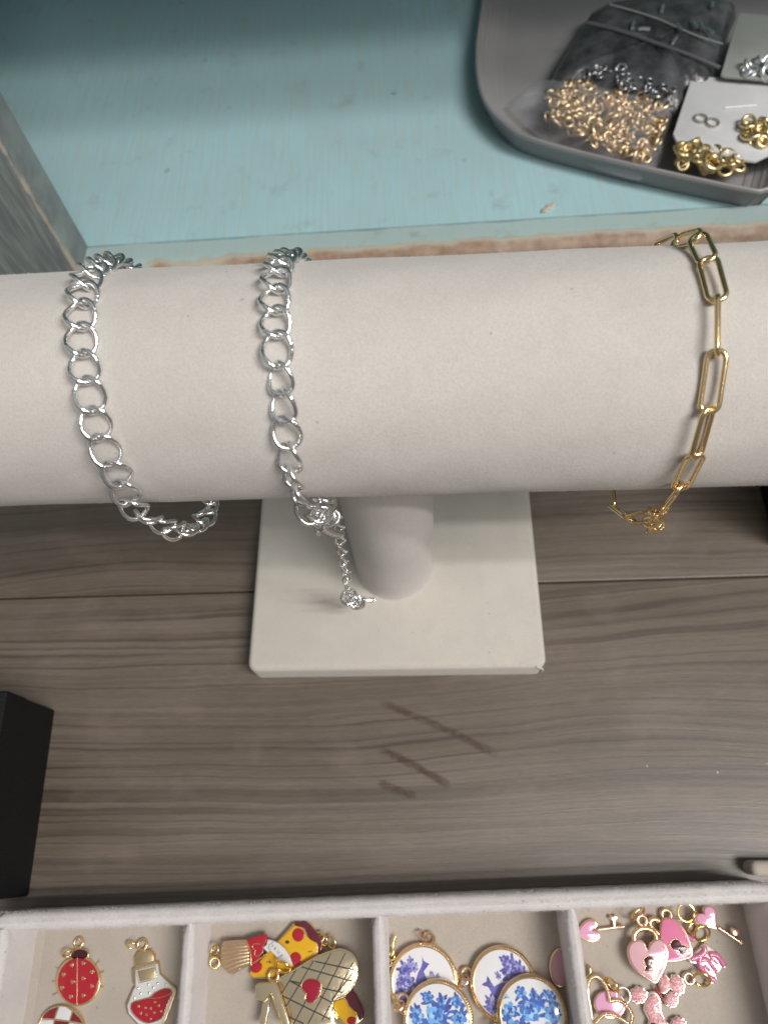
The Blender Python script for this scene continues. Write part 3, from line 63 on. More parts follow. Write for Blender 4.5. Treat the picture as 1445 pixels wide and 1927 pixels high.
 {'name':'poodle_charm','label':'glittery pink enamel poodle charm with a red collar below the pale pink lock','cat':'charm','loc':[71.82,-129.36,2.4000000000000004],'parts':[{'n':'tail_pom_backing','k':'plate','m':'white_gold','p':[[-2.79,1.33],[-2.71,1.2],[-2.65,1.06],[-2.61,0.92],[-2.6,0.77],[-2.66,0.63],[-2.75,0.51],[-2.87,0.39],[-3.01,0.29],[-3.2,0.22],[-3.39,0.17],[-3.53,0.09],[-3.57,-0.07],[-3.65,-0.21],[-3.75,-0.34],[-3.88,-0.46],[-4.02,-0.56],[-4.2,-0.6],[-4.38,-0.62],[-4.56,-0.62],[-4.74,-0.59],[-4.91,-0.52],[-5.06,-0.57],[-5.22,-0.67],[-5.39,-0.77],[-5.57,-0.81],[-5.75,-0.82],[-5.92,-0.81],[-6.08,-0.77],[-6.21,-0.67],[-6.31,-0.56],[-6.4,-0.43],[-6.47,-0.31],[-6.65,-0.31],[-6.84,-0.3],[-7.02,-0.28],[-7.19,-0.23],[-7.3,-0.13],[-7.39,-0.02],[-7.44,0.11],[-7.47,0.25],[-7.42,0.41],[-7.36,0.56],[-7.37,0.69],[-7.52,0.77],[-7.62,0.89],[-7.71,1.01],[-7.76,1.14],[-7.78,1.28],[-7.72,1.42],[-7.63,1.56],[-7.51,1.69],[-7.37,1.8],[-7.19,1.89],[-7.15,2.02],[-7.17,2.17],[-7.16,2.33],[-7.1,2.47],[-7.0,2.6],[-6.88,2.72],[-6.74,2.82],[-6.56,2.87],[-6.36,2.9],[-6.17,2.91],[-5.99,2.91],[-5.88,3.04],[-5.76,3.17],[-5.62,3.29],[-5.46,3.39],[-5.28,3.43],[-5.11,3.45],[-4.93,3.44],[-4.76,3.4],[-4.62,3.31],[-4.49,3.2],[-4.35,3.16],[-4.15,3.23],[-3.97,3.26],[-3.78,3.27],[-3.61,3.25],[-3.44,3.21],[-3.33,3.11],[-3.24,3.0],[-3.17,2.86],[-3.13,2.72],[-3.15,2.56],[-3.03,2.48],[-2.86,2.43],[-2.69,2.37],[-2.58,2.27],[-2.49,2.15],[-2.44,2.02],[-2.42,1.89],[-2.48,1.74],[-2.57,1.59],[-2.67,1.45]],'z0':0,'z1':1.2,'sm':0,'bev':0.15,'par':None,'label':None},{'n':'tail_pom','k':'plate','m':'glitter','p':[[-3.16,1.36],[-3.1,1.25],[-3.04,1.13],[-3.01,1.01],[-3.0,0.88],[-3.05,0.76],[-3.13,0.65],[-3.23,0.55],[-3.35,0.46],[-3.52,0.4],[-3.68,0.36],[-3.8,0.29],[-3.83,0.15],[-3.9,0.03],[-3.99,-0.08],[-4.1,-0.18],[-4.22,-0.27],[-4.37,-0.3],[-4.53,-0.32],[-4.69,-0.32],[-4.84,-0.29],[-4.98,-0.23],[-5.11,-0.27],[-5.25,-0.36],[-5.4,-0.45],[-5.55,-0.48],[-5.71,-0.49],[-5.85,-0.48],[-5.99,-0.45],[-6.1,-0.36],[-6.19,-0.26],[-6.27,-0.16],[-6.32,-0.05],[-6.48,-0.05],[-6.64,-0.04],[-6.8,-0.02],[-6.95,0.02],[-7.04,0.1],[-7.12,0.2],[-7.16,0.31],[-7.18,0.43],[-7.15,0.56],[-7.09,0.7],[-7.1,0.81],[-7.23,0.88],[-7.32,0.98],[-7.39,1.08],[-7.43,1.2],[-7.45,1.32],[-7.4,1.44],[-7.32,1.56],[-7.22,1.66],[-7.1,1.76],[-6.95,1.84],[-6.91,1.95],[-6.92,2.08],[-6.92,2.22],[-6.86,2.34],[-6.78,2.45],[-6.68,2.55],[-6.56,2.64],[-6.4,2.68],[-6.23,2.71],[-6.07,2.72],[-5.91,2.72],[-5.82,2.83],[-5.71,2.94],[-5.59,3.04],[-5.46,3.13],[-5.31,3.17],[-5.15,3.18],[-5.0,3.17],[-4.86,3.14],[-4.73,3.06],[-4.62,2.97],[-4.5,2.93],[-4.34,2.99],[-4.18,3.02],[-4.02,3.02],[-3.87,3.01],[-3.73,2.98],[-3.63,2.89],[-3.55,2.79],[-3.49,2.68],[-3.46,2.56],[-3.47,2.42],[-3.38,2.35],[-3.22,2.31],[-3.08,2.25],[-2.98,2.17],[-2.91,2.07],[-2.86,1.96],[-2.85,1.84],[-2.9,1.71],[-2.97,1.58],[-3.06,1.46]],'z0':1.1,'z1':1.42,'sm':0,'bev':0.15,'par':None,'label':None},{'n':'ear_pom_backing','k':'plate','m':'white_gold','p':[[7.75,4.42],[7.87,4.3],[7.98,4.16],[8.08,4.0],[8.15,3.83],[8.16,3.66],[8.13,3.49],[8.08,3.33],[8.0,3.18],[7.87,3.05],[7.73,2.95],[7.65,2.82],[7.69,2.63],[7.68,2.45],[7.64,2.27],[7.59,2.11],[7.51,1.96],[7.38,1.87],[7.23,1.8],[7.08,1.76],[6.92,1.75],[6.75,1.79],[6.64,1.7],[6.55,1.54],[6.44,1.39],[6.31,1.3],[6.16,1.24],[6.01,1.21],[5.86,1.22],[5.72,1.3],[5.58,1.4],[5.45,1.53],[5.34,1.66],[5.19,1.6],[5.03,1.57],[4.86,1.55],[4.7,1.57],[4.56,1.65],[4.44,1.76],[4.34,1.89],[4.26,2.04],[4.23,2.23],[4.22,2.42],[4.16,2.57],[4.0,2.63],[3.86,2.73],[3.74,2.85],[3.64,2.99],[3.56,3.15],[3.56,3.32],[3.58,3.5],[3.62,3.67],[3.69,3.84],[3.8,3.99],[3.78,4.14],[3.7,4.31],[3.64,4.5],[3.63,4.67],[3.66,4.85],[3.71,5.01],[3.78,5.16],[3.92,5.26],[4.07,5.34],[4.22,5.4],[4.38,5.45],[4.41,5.62],[4.46,5.8],[4.53,5.97],[4.62,6.13],[4.75,6.22],[4.89,6.28],[5.05,6.31],[5.2,6.31],[5.37,6.24],[5.52,6.15],[5.66,6.13],[5.79,6.27],[5.93,6.34],[6.09,6.4],[6.24,6.43],[6.4,6.42],[6.54,6.34],[6.66,6.22],[6.77,6.09],[6.87,5.94],[6.93,5.75],[7.05,5.69],[7.22,5.67],[7.4,5.64],[7.53,5.55],[7.65,5.44],[7.75,5.31],[7.82,5.15],[7.84,4.97],[7.83,4.78],[7.8,4.59]],'z0':0,'z1':1.2,'sm':0,'bev':0.15,'par':None,'label':None},{'n':'ear_pom','k':'plate','m':'glitter','p':[[7.42,4.37],[7.52,4.26],[7.62,4.14],[7.7,4.01],[7.76,3.86],[7.77,3.72],[7.75,3.57],[7.7,3.43],[7.64,3.3],[7.52,3.19],[7.4,3.1],[7.33,2.99],[7.36,2.83],[7.36,2.67],[7.33,2.52],[7.28,2.38],[7.21,2.25],[7.1,2.17],[6.97,2.12],[6.84,2.08],[6.7,2.07],[6.56,2.11],[6.46,2.03],[6.38,1.89],[6.29,1.76],[6.18,1.69],[6.05,1.63],[5.93,1.61],[5.8,1.61],[5.67,1.68],[5.55,1.77],[5.44,1.88],[5.35,1.99],[5.22,1.95],[5.08,1.92],[4.94,1.9],[4.8,1.91],[4.68,1.98],[4.58,2.08],[4.49,2.19],[4.42,2.32],[4.4,2.49],[4.38,2.65],[4.33,2.77],[4.19,2.83],[4.08,2.92],[3.97,3.02],[3.89,3.14],[3.82,3.27],[3.81,3.43],[3.83,3.58],[3.87,3.73],[3.93,3.87],[4.02,3.99],[4.01,4.13],[3.94,4.28],[3.88,4.43],[3.88,4.58],[3.9,4.73],[3.94,4.87],[4.01,5.0],[4.13,5.09],[4.25,5.16],[4.39,5.21],[4.52,5.25],[4.55,5.4],[4.59,5.55],[4.65,5.7],[4.73,5.83],[4.84,5.91],[4.96,5.96],[5.1,5.99],[5.23,5.99],[5.37,5.93],[5.5,5.85],[5.62,5.84],[5.73,5.95],[5.86,6.02],[5.99,6.07],[6.12,6.09],[6.26,6.08],[6.38,6.01],[6.48,5.92],[6.58,5.8],[6.66,5.67],[6.71,5.51],[6.82,5.45],[6.96,5.44],[7.11,5.42],[7.23,5.34],[7.33,5.24],[7.42,5.13],[7.48,5.0],[7.49,4.84],[7.48,4.68],[7.46,4.52]],'z0':1.1,'z1':1.42,'sm':0,'bev':0.15,'par':None,'label':None},{'n':'chest_pom_backing','k':'plate','m':'white_gold','p':[[5.48,0.32],[5.53,0.21],[5.58,0.08],[5.6,-0.06],[5.61,-0.19],[5.55,-0.32],[5.48,-0.44],[5.38,-0.55],[5.26,-0.65],[5.11,-0.71],[4.96,-0.76],[4.85,-0.83],[4.82,-0.98],[4.75,-1.11],[4.66,-1.23],[4.56,-1.34],[4.44,-1.43],[4.31,-1.47],[4.17,-1.49],[4.02,-1.49],[3.89,-1.46],[3.76,-1.4],[3.64,-1.44],[3.51,-1.54],[3.37,-1.63],[3.24,-1.66],[3.1,-1.68],[2.97,-1.66],[2.84,-1.63],[2.75,-1.54],[2.67,-1.43],[2.61,-1.31],[2.56,-1.19],[2.42,-1.2],[2.28,-1.19],[2.14,-1.17],[2.01,-1.12],[1.92,-1.03],[1.86,-0.93],[1.83,-0.81],[1.81,-0.68],[1.85,-0.53],[1.91,-0.39],[1.91,-0.27],[1.79,-0.19],[1.72,-0.08],[1.66,0.03],[1.62,0.16],[1.62,0.29],[1.67,0.42],[1.74,0.55],[1.84,0.66],[1.95,0.77],[2.09,0.85],[2.13,0.97],[2.13,1.12],[2.14,1.26],[2.19,1.4],[2.27,1.52],[2.37,1.63],[2.48,1.72],[2.63,1.77],[2.78,1.79],[2.93,1.8],[3.07,1.8],[3.16,1.92],[3.26,2.04],[3.37,2.15],[3.5,2.25],[3.63,2.29],[3.77,2.3],[3.91,2.29],[4.04,2.26],[4.15,2.17],[4.24,2.07],[4.35,2.03],[4.5,2.1],[4.64,2.13],[4.79,2.13],[4.93,2.12],[5.05,2.08],[5.14,1.99],[5.2,1.88],[5.25,1.76],[5.27,1.63],[5.25,1.47],[5.34,1.4],[5.47,1.35],[5.6,1.29],[5.68,1.2],[5.74,1.09],[5.78,0.97],[5.79,0.84],[5.73,0.71],[5.66,0.57],[5.57,0.44]],'z0':0,'z1':1.2,'sm':0,'bev':0.15,'par':None,'label':None},{'n':'chest_pom','k':'plate','m':'glitter','p':[[5.17,0.35],[5.22,0.25],[5.25,0.14],[5.27,0.03],[5.28,-0.09],[5.23,-0.2],[5.17,-0.3],[5.08,-0.4],[4.98,-0.48],[4.86,-0.53],[4.73,-0.57],[4.63,-0.64],[4.6,-0.77],[4.54,-0.88],[4.47,-0.98],[4.38,-1.08],[4.28,-1.16],[4.16,-1.19],[4.04,-1.21],[3.92,-1.2],[3.8,-1.18],[3.69,-1.12],[3.59,-1.16],[3.48,-1.25],[3.36,-1.32],[3.24,-1.35],[3.12,-1.36],[3.01,-1.35],[2.9,-1.32],[2.82,-1.25],[2.76,-1.15],[2.7,-1.05],[2.66,-0.95],[2.54,-0.95],[2.42,-0.95],[2.3,-0.93],[2.19,-0.89],[2.11,-0.81],[2.06,-0.72],[2.03,-0.62],[2.02,-0.51],[2.05,-0.38],[2.1,-0.25],[2.1,-0.15],[2.0,-0.08],[1.94,0.01],[1.89,0.11],[1.86,0.21],[1.85,0.32],[1.89,0.44],[1.96,0.55],[2.04,0.65],[2.14,0.74],[2.26,0.81],[2.29,0.91],[2.29,1.04],[2.3,1.16],[2.35,1.27],[2.41,1.38],[2.5,1.47],[2.59,1.55],[2.72,1.59],[2.85,1.62],[2.98,1.63],[3.1,1.62],[3.17,1.73],[3.26,1.83],[3.36,1.93],[3.47,2.01],[3.58,2.04],[3.7,2.05],[3.82,2.04],[3.93,2.01],[4.02,1.94],[4.11,1.86],[4.2,1.82],[4.33,1.88],[4.45,1.9],[4.57,1.91],[4.69,1.9],[4.8,1.86],[4.87,1.78],[4.93,1.69],[4.97,1.58],[4.99,1.47],[4.97,1.34],[5.05,1.28],[5.16,1.24],[5.27,1.19],[5.34,1.11],[5.4,1.02],[5.43,0.91],[5.43,0.8],[5.39,0.68],[5.33,0.57],[5.25,0.46]],'z0':1.1,'z1':1.42,'sm':0,'bev':0.15,'par':None,'label':None},{'n':'leg_pom_backing','k':'plate','m':'white_gold','p':[[6.63,-5.22],[6.69,-5.33],[6.74,-5.44],[6.78,-5.56],[6.79,-5.68],[6.73,-5.79],[6.65,-5.9],[6.54,-6.0],[6.42,-6.08],[6.25,-6.14],[6.08,-6.18],[5.96,-6.24],[5.93,-6.38],[5.86,-6.49],[5.76,-6.6],[5.65,-6.7],[5.53,-6.78],[5.37,-6.81],[5.21,-6.83],[5.05,-6.83],[4.9,-6.81],[4.75,-6.75],[4.62,-6.79],[4.48,-6.87],[4.33,-6.95],[4.17,-6.98],[4.02,-7.0],[3.87,-6.99],[3.73,-6.96],[3.62,-6.88],[3.53,-6.78],[3.45,-6.68],[3.39,-6.57],[3.23,-6.58],[3.07,-6.57],[2.91,-6.55],[2.76,-6.51],[2.67,-6.43],[2.59,-6.34],[2.55,-6.23],[2.53,-6.12],[2.57,-5.99],[2.62,-5.86],[2.62,-5.76],[2.49,-5.69],[2.4,-5.6],[2.33,-5.49],[2.28,-5.38],[2.27,-5.27],[2.32,-5.15],[2.41,-5.04],[2.51,-4.94],[2.63,-4.84],[2.79,-4.77],[2.83,-4.66],[2.81,-4.54],[2.82,-4.41],[2.88,-4.29],[2.96,-4.18],[3.07,-4.09],[3.19,-4.0],[3.35,-3.96],[3.52,-3.94],[3.69,-3.93],[3.85,-3.93],[3.94,-3.82],[4.05,-3.71],[4.18,-3.62],[4.32,-3.53],[4.47,-3.5],[4.63,-3.48],[4.78,-3.49],[4.92,-3.52],[5.05,-3.6],[5.16,-3.69],[5.28,-3.72],[5.45,-3.66],[5.61,-3.64],[5.78,-3.63],[5.93,-3.64],[6.07,-3.68],[6.17,-3.76],[6.25,-3.85],[6.31,-3.96],[6.34,-4.08],[6.33,-4.21],[6.42,-4.27],[6.58,-4.31],[6.72,-4.37],[6.82,-4.45],[6.89,-4.54],[6.94,-4.65],[6.95,-4.76],[6.9,-4.89],[6.82,-5.01],[6.73,-5.12]],'z0':0,'z1':1.2,'sm':0,'bev':0.15,'par':None,'label':None},{'n':'leg_pom','k':'plate','m':'glitter','p':[[6.28,-5.19],[6.34,-5.28],[6.38,-5.37],[6.41,-5.48],[6.42,-5.58],[6.37,-5.68],[6.3,-5.77],[6.21,-5.85],[6.11,-5.92],[5.96,-5.97],[5.82,-6.01],[5.72,-6.06],[5.69,-6.18],[5.62,-6.28],[5.54,-6.37],[5.45,-6.46],[5.34,-6.52],[5.21,-6.56],[5.07,-6.57],[4.93,-6.57],[4.8,-6.55],[4.68,-6.5],[4.56,-6.53],[4.44,-6.61],[4.31,-6.67],[4.17,-6.7],[4.04,-6.71],[3.91,-6.7],[3.79,-6.68],[3.7,-6.61],[3.62,-6.53],[3.56,-6.44],[3.51,-6.35],[3.37,-6.35],[3.23,-6.35],[3.09,-6.33],[2.96,-6.29],[2.88,-6.23],[2.82,-6.15],[2.78,-6.06],[2.76,-5.96],[2.8,-5.85],[2.84,-5.74],[2.84,-5.65],[2.73,-5.59],[2.65,-5.51],[2.59,-5.42],[2.55,-5.33],[2.54,-5.23],[2.59,-5.13],[2.66,-5.03],[2.75,-4.94],[2.85,-4.86],[2.99,-4.8],[3.02,-4.71],[3.01,-4.6],[3.01,-4.49],[3.06,-4.39],[3.14,-4.29],[3.23,-4.21],[3.33,-4.14],[3.47,-4.1],[3.62,-4.08],[3.76,-4.07],[3.9,-4.08],[3.98,-3.98],[4.07,-3.89],[4.18,-3.81],[4.3,-3.74],[4.43,-3.71],[4.56,-3.69],[4.7,-3.7],[4.82,-3.73],[4.93,-3.79],[5.03,-3.87],[5.13,-3.9],[5.27,-3.85],[5.41,-3.83],[5.55,-3.82],[5.69,-3.83],[5.81,-3.86],[5.89,-3.93],[5.96,-4.01],[6.01,-4.1],[6.04,-4.2],[6.02,-4.32],[6.11,-4.37],[6.24,-4.41],[6.37,-4.45],[6.45,-4.52],[6.51,-4.6],[6.55,-4.7],[6.56,-4.79],[6.52,-4.9],[6.45,-5.0],[6.37,-5.1]],'z0':1.1,'z1':1.42,'sm':0,'bev':0.15,'par':None,'label':None},{'n':'head_backing','k':'plate','m':'white_gold','p':[[2.76,6.64],[4.06,4.91],[4.21,3.28],[2.97,2.18],[1.81,1.55],[0.92,2.53],[1.03,4.52]],'z0':0,'z1':1.2,'sm':2,'bev':0.15,'par':None,'label':None},{'n':'head','k':'plate','m':'glitter','p':[[2.67,6.25],[3.79,4.76],[3.92,3.36],[2.85,2.42],[1.85,1.87],[1.09,2.72],[1.19,4.43]],'z0':1.1,'z1':1.42,'sm':2,'bev':0.15,'par':None,'label':None},{'n':'body_backing','k':'plate','m':'white_gold','p':[[-2.61,1.6],[-0.59,2.34],[0.77,0.37],[0.47,-2.12],[1.27,-4.23],[2.28,-5.62],[0.92,-6.33],[-3.2,-6.2],[-3.32,-4.27],[-4.24,-2.17],[-3.79,-0.56]],'z0':0,'z1':1.2,'sm':2,'bev':0.15,'par':None,'label':None},{'n':'body','k':'plate','m':'glitter','p':[[-2.45,1.05],[-0.72,1.69],[0.46,0.0],[0.2,-2.14],[0.88,-3.95],[1.75,-5.14],[0.58,-5.75],[-2.96,-5.64],[-3.06,-3.99],[-3.85,-2.18],[-3.46,-0.8]],'z0':1.1,'z1':1.42,'sm':2,'bev':0.15,'par':None,'label':None},{'n':'foot_pom_backing','k':'plate','m':'white_gold','p':[[-1.05,-5.65],[-1.01,-5.71],[-0.97,-5.78],[-0.94,-5.84],[-0.94,-5.91],[-0.97,-5.98],[-1.02,-6.04],[-1.09,-6.1],[-1.17,-6.15],[-1.28,-6.18],[-1.39,-6.2],[-1.47,-6.24],[-1.49,-6.32],[-1.54,-6.39],[-1.6,-6.45],[-1.67,-6.51],[-1.75,-6.55],[-1.85,-6.57],[-1.96,-6.58],[-2.07,-6.58],[-2.17,-6.57],[-2.27,-6.54],[-2.36,-6.56],[-2.45,-6.61],[-2.55,-6.66],[-2.65,-6.67],[-2.76,-6.68],[-2.86,-6.68],[-2.95,-6.66],[-3.03,-6.61],[-3.09,-6.56],[-3.14,-6.5],[-3.18,-6.44],[-3.29,-6.44],[-3.4,-6.44],[-3.51,-6.42],[-3.61,-6.4],[-3.67,-6.36],[-3.72,-6.3],[-3.76,-6.24],[-3.77,-6.17],[-3.75,-6.1],[-3.72,-6.02],[-3.72,-5.96],[-3.81,-5.92],[-3.87,-5.87],[-3.92,-5.81],[-3.95,-5.75],[-3.97,-5.68],[-3.93,-5.61],[-3.88,-5.55],[-3.81,-5.49],[-3.74,-5.43],[-3.63,-5.39],[-3.61,-5.33],[-3.62,-5.26],[-3.62,-5.18],[-3.58,-5.11],[-3.53,-5.05],[-3.46,-5.0],[-3.38,-4.95],[-3.27,-4.92],[-3.16,-4.91],[-3.05,-4.9],[-2.94,-4.9],[-2.88,-4.84],[-2.81,-4.78],[-2.73,-4.72],[-2.64,-4.68],[-2.54,-4.66],[-2.43,-4.65],[-2.33,-4.65],[-2.23,-4.67],[-2.15,-4.71],[-2.07,-4.76],[-1.99,-4.78],[-1.88,-4.75],[-1.77,-4.73],[-1.66,-4.73],[-1.56,-4.74],[-1.46,-4.76],[-1.39,-4.8],[-1.34,-4.86],[-1.3,-4.92],[-1.28,-4.99],[-1.28,-5.06],[-1.22,-5.1],[-1.11,-5.12],[-1.01,-5.15],[-0.94,-5.2],[-0.89,-5.26],[-0.86,-5.32],[-0.85,-5.38],[-0.88,-5.45],[-0.93,-5.52],[-0.99,-5.59]],'z0':0,'z1':1.2,'sm':0,'bev':0.15,'par':None,'label':None},{'n':'foot_pom','k':'plate','m':'glitter','p':[[-1.3,-5.61],[-1.26,-5.67],[-1.22,-5.72],[-1.2,-5.78],[-1.19,-5.84],[-1.22,-5.9],[-1.27,-5.95],[-1.33,-6.0],[-1.4,-6.04],[-1.49,-6.07],[-1.59,-6.09],[-1.66,-6.12],[-1.67,-6.19],[-1.71,-6.25],[-1.76,-6.3],[-1.82,-6.35],[-1.9,-6.39],[-1.98,-6.41],[-2.08,-6.42],[-2.17,-6.41],[-2.25,-6.4],[-2.34,-6.37],[-2.42,-6.39],[-2.5,-6.44],[-2.58,-6.48],[-2.67,-6.49],[-2.76,-6.5],[-2.85,-6.5],[-2.93,-6.48],[-2.99,-6.44],[-3.05,-6.39],[-3.09,-6.34],[-3.13,-6.29],[-3.22,-6.29],[-3.31,-6.29],[-3.4,-6.28],[-3.49,-6.26],[-3.55,-6.22],[-3.59,-6.17],[-3.62,-6.12],[-3.63,-6.06],[-3.61,-6.0],[-3.58,-5.93],[-3.59,-5.88],[-3.67,-5.85],[-3.72,-5.8],[-3.76,-5.75],[-3.79,-5.7],[-3.8,-5.64],[-3.77,-5.58],[-3.73,-5.53],[-3.67,-5.47],[-3.6,-5.43],[-3.51,-5.39],[-3.49,-5.34],[-3.5,-5.28],[-3.5,-5.21],[-3.47,-5.15],[-3.42,-5.1],[-3.36,-5.05],[-3.29,-5.01],[-3.2,-4.99],[-3.11,-4.98],[-3.01,-4.97],[-2.92,-4.97],[-2.87,-4.92],[-2.81,-4.87],[-2.74,-4.82],[-2.66,-4.78],[-2.57,-4.76],[-2.48,-4.75],[-2.4,-4.76],[-2.31,-4.77],[-2.24,-4.81],[-2.17,-4.85],[-2.1,-4.87],[-2.0,-4.84],[-1.91,-4.83],[-1.82,-4.82],[-1.73,-4.83],[-1.65,-4.85],[-1.59,-4.89],[-1.54,-4.93],[-1.51,-4.99],[-1.49,-5.04],[-1.49,-5.11],[-1.44,-5.14],[-1.35,-5.16],[-1.26,-5.19],[-1.2,-5.23],[-1.16,-5.28],[-1.13,-5.33],[-1.12,-5.38],[-1.15,-5.45],[-1.19,-5.51],[-1.24,-5.56]],'z0':1.1,'z1':1.42,'sm':0,'bev':0.15,'par':None,'label':None},{'n':'collar','k':'line','m':'red','p':[[-0.29,3.17],[1.26,0.4]],'r':0.42,'z':1.35,'closed':False,'sm':0,'par':None},{'n':'loop','k':'ring','m':'gold_rose','p':[9.41,5.28],'R':1.3,'r':0.4,'z':0.9,'az':0,'tilt':0},{'n':'jump_ring','k':'ring','m':'gold2','p':[12.75,5.17],'R':2.1,'r':0.36,'z':1.3,'az':-20,'tilt':40}]},
 {'name':'beaded_heart_charm','label':'gold beaded double heart charm over a pink heart, cut off at the bottom edge','cat':'charm','loc':[58.52,-130.56,2.8000000000000003],'parts':[{'n':'inner_heart','k':'plate','m':'gold_rose','p':[[4.01,-0.95],[3.41,-1.71],[2.58,-2.34],[1.58,-2.78],[0.48,-3.02],[-0.67,-3.03],[-1.76,-2.82],[-2.74,-2.39],[-3.54,-1.78],[-4.1,-1.02],[-4.39,-0.18],[-4.37,0.71],[-4.06,1.57],[-3.47,2.34],[-2.64,2.98],[-1.63,3.43],[-0.5,3.67],[0.65,3.68],[1.77,3.46],[2.75,3.02],[3.55,2.4],[4.1,1.64],[4.37,0.78],[4.33,-0.1]],'z0':0,'z1':1.0,'sm':0,'bev':0.2,'par':None,'label':None},{'n':'inner_enamel','k':'plate','m':'lilac','p':[[3.63,-0.65],[3.09,-1.33],[2.35,-1.89],[1.44,-2.28],[0.43,-2.48],[-0.61,-2.48],[-1.61,-2.28],[-2.51,-1.9],[-3.25,-1.34],[-3.77,-0.67],[-4.04,0.09],[-4.03,0.88],[-3.76,1.65],[-3.23,2.34],[-2.48,2.9],[-1.56,3.3],[-0.54,3.51],[0.51,3.51],[1.53,3.31],[2.43,2.91],[3.17,2.35],[3.68,1.66],[3.93,0.89],[3.91,0.11]],'z0':0.9,'z1':1.3,'sm':0,'bev':0.25,'par':None,'label':None},{'n':'frame','k':'line','m':'gold_rose','p':[[-5.66,4.56],[-5.24,5.89],[-4.09,6.78],[-2.86,6.94],[-1.73,6.36],[-0.84,5.18],[-0.33,3.87],[-0.1,2.41],[0.01,1.25],[1.22,1.4],[2.91,1.27],[4.3,0.28],[5.15,-0.86],[5.56,-2.14],[4.86,-3.99],[3.69,-5.13]],'r':0.55,'z':1.5,'closed':False,'sm':3,'par':None},{'n':'frame','k':'line','m':'gold_rose','p':[[-5.63,4.53],[-5.81,2.33],[-5.56,0.16],[-5.4,-2.71],[-4.73,-4.13]],'r':0.45,'z':1.3,'closed':False,'sm':3,'par':None},{'n':'frame','k':'line','m':'gold_rose','p':[[-4.84,-4.02],[-3.47,-2.59],[-1.67,-1.72],[0.35,-1.84],[2.26,-2.68],[3.66,-3.51],[4.42,-4.07]],'r':0.55,'z':1.9,'closed':False,'sm':3,'par':None},{'n':'bead','k':'dots','m':'gold_bright','p':[[-5.76,4.63],[-5.62,5.07],[-5.48,5.52],[-5.34,5.96],[-4.96,6.26],[-4.58,6.56],[-4.19,6.85],[-3.79,6.91],[-3.38,6.96],[-2.97,7.01],[-2.59,6.82],[-2.21,6.62],[-1.83,6.43],[-1.54,6.04],[-1.25,5.65],[-0.95,5.26],[-0.78,4.82],[-0.61,4.38],[-0.44,3.94],[-0.36,3.46],[-0.28,2.97],[-0.21,2.49],[-0.17,2.1],[-0.14,1.72],[-0.11,1.33],[0.3,1.38],[0.7,1.44],[1.11,1.49],[1.67,1.45],[2.23,1.4],[2.79,1.36],[3.25,1.03],[3.72,0.69],[4.18,0.36],[4.46,-0.02],[4.75,-0.4],[5.03,-0.77],[5.16,-1.2],[5.3,-1.63],[5.43,-2.05],[5.2,-2.67],[4.97,-3.28],[4.74,-3.9],[4.35,-4.28],[3.96,-4.66]],'r':0.5,'z':2.05,'flat':1.0},{'n':'bead','k':'dots','m':'gold_bright','p':[[-4.94,-3.93],[-4.6,-3.57],[-4.26,-3.21],[-3.92,-2.86],[-3.58,-2.5],[-3.13,-2.28],[-2.68,-2.06],[-2.23,-1.85],[-1.78,-1.63],[-1.27,-1.66],[-0.77,-1.69],[-0.27,-1.72],[0.24,-1.75],[0.71,-1.96],[1.19,-2.17],[1.67,-2.38],[2.14,-2.58],[2.49,-2.79],[2.84,-3.0],[3.19,-3.21],[3.54,-3.42],[3.73,-3.56],[3.92,-3.69],[4.11,-3.83]],'r':0.5,'z':2.45,'flat':1.0},{'n':'loop','k':'ring','m':'gold','p':[-5.61,8.24],'R':1.5,'r':0.4,'z':1.3,'az':80,'tilt':30},{'n':'jump_ring','k':'ring','m':'gold2','p':[1.02,5.18],'R':2.0,'r':0.38,'z':2.4,'az':-52,'tilt':72},{'n':'loop','k':'ring','m':'white_gold','p':[3.89,2.51],'R':1.9,'r':0.32,'z':1.0,'az':0,'tilt':0}]},
]
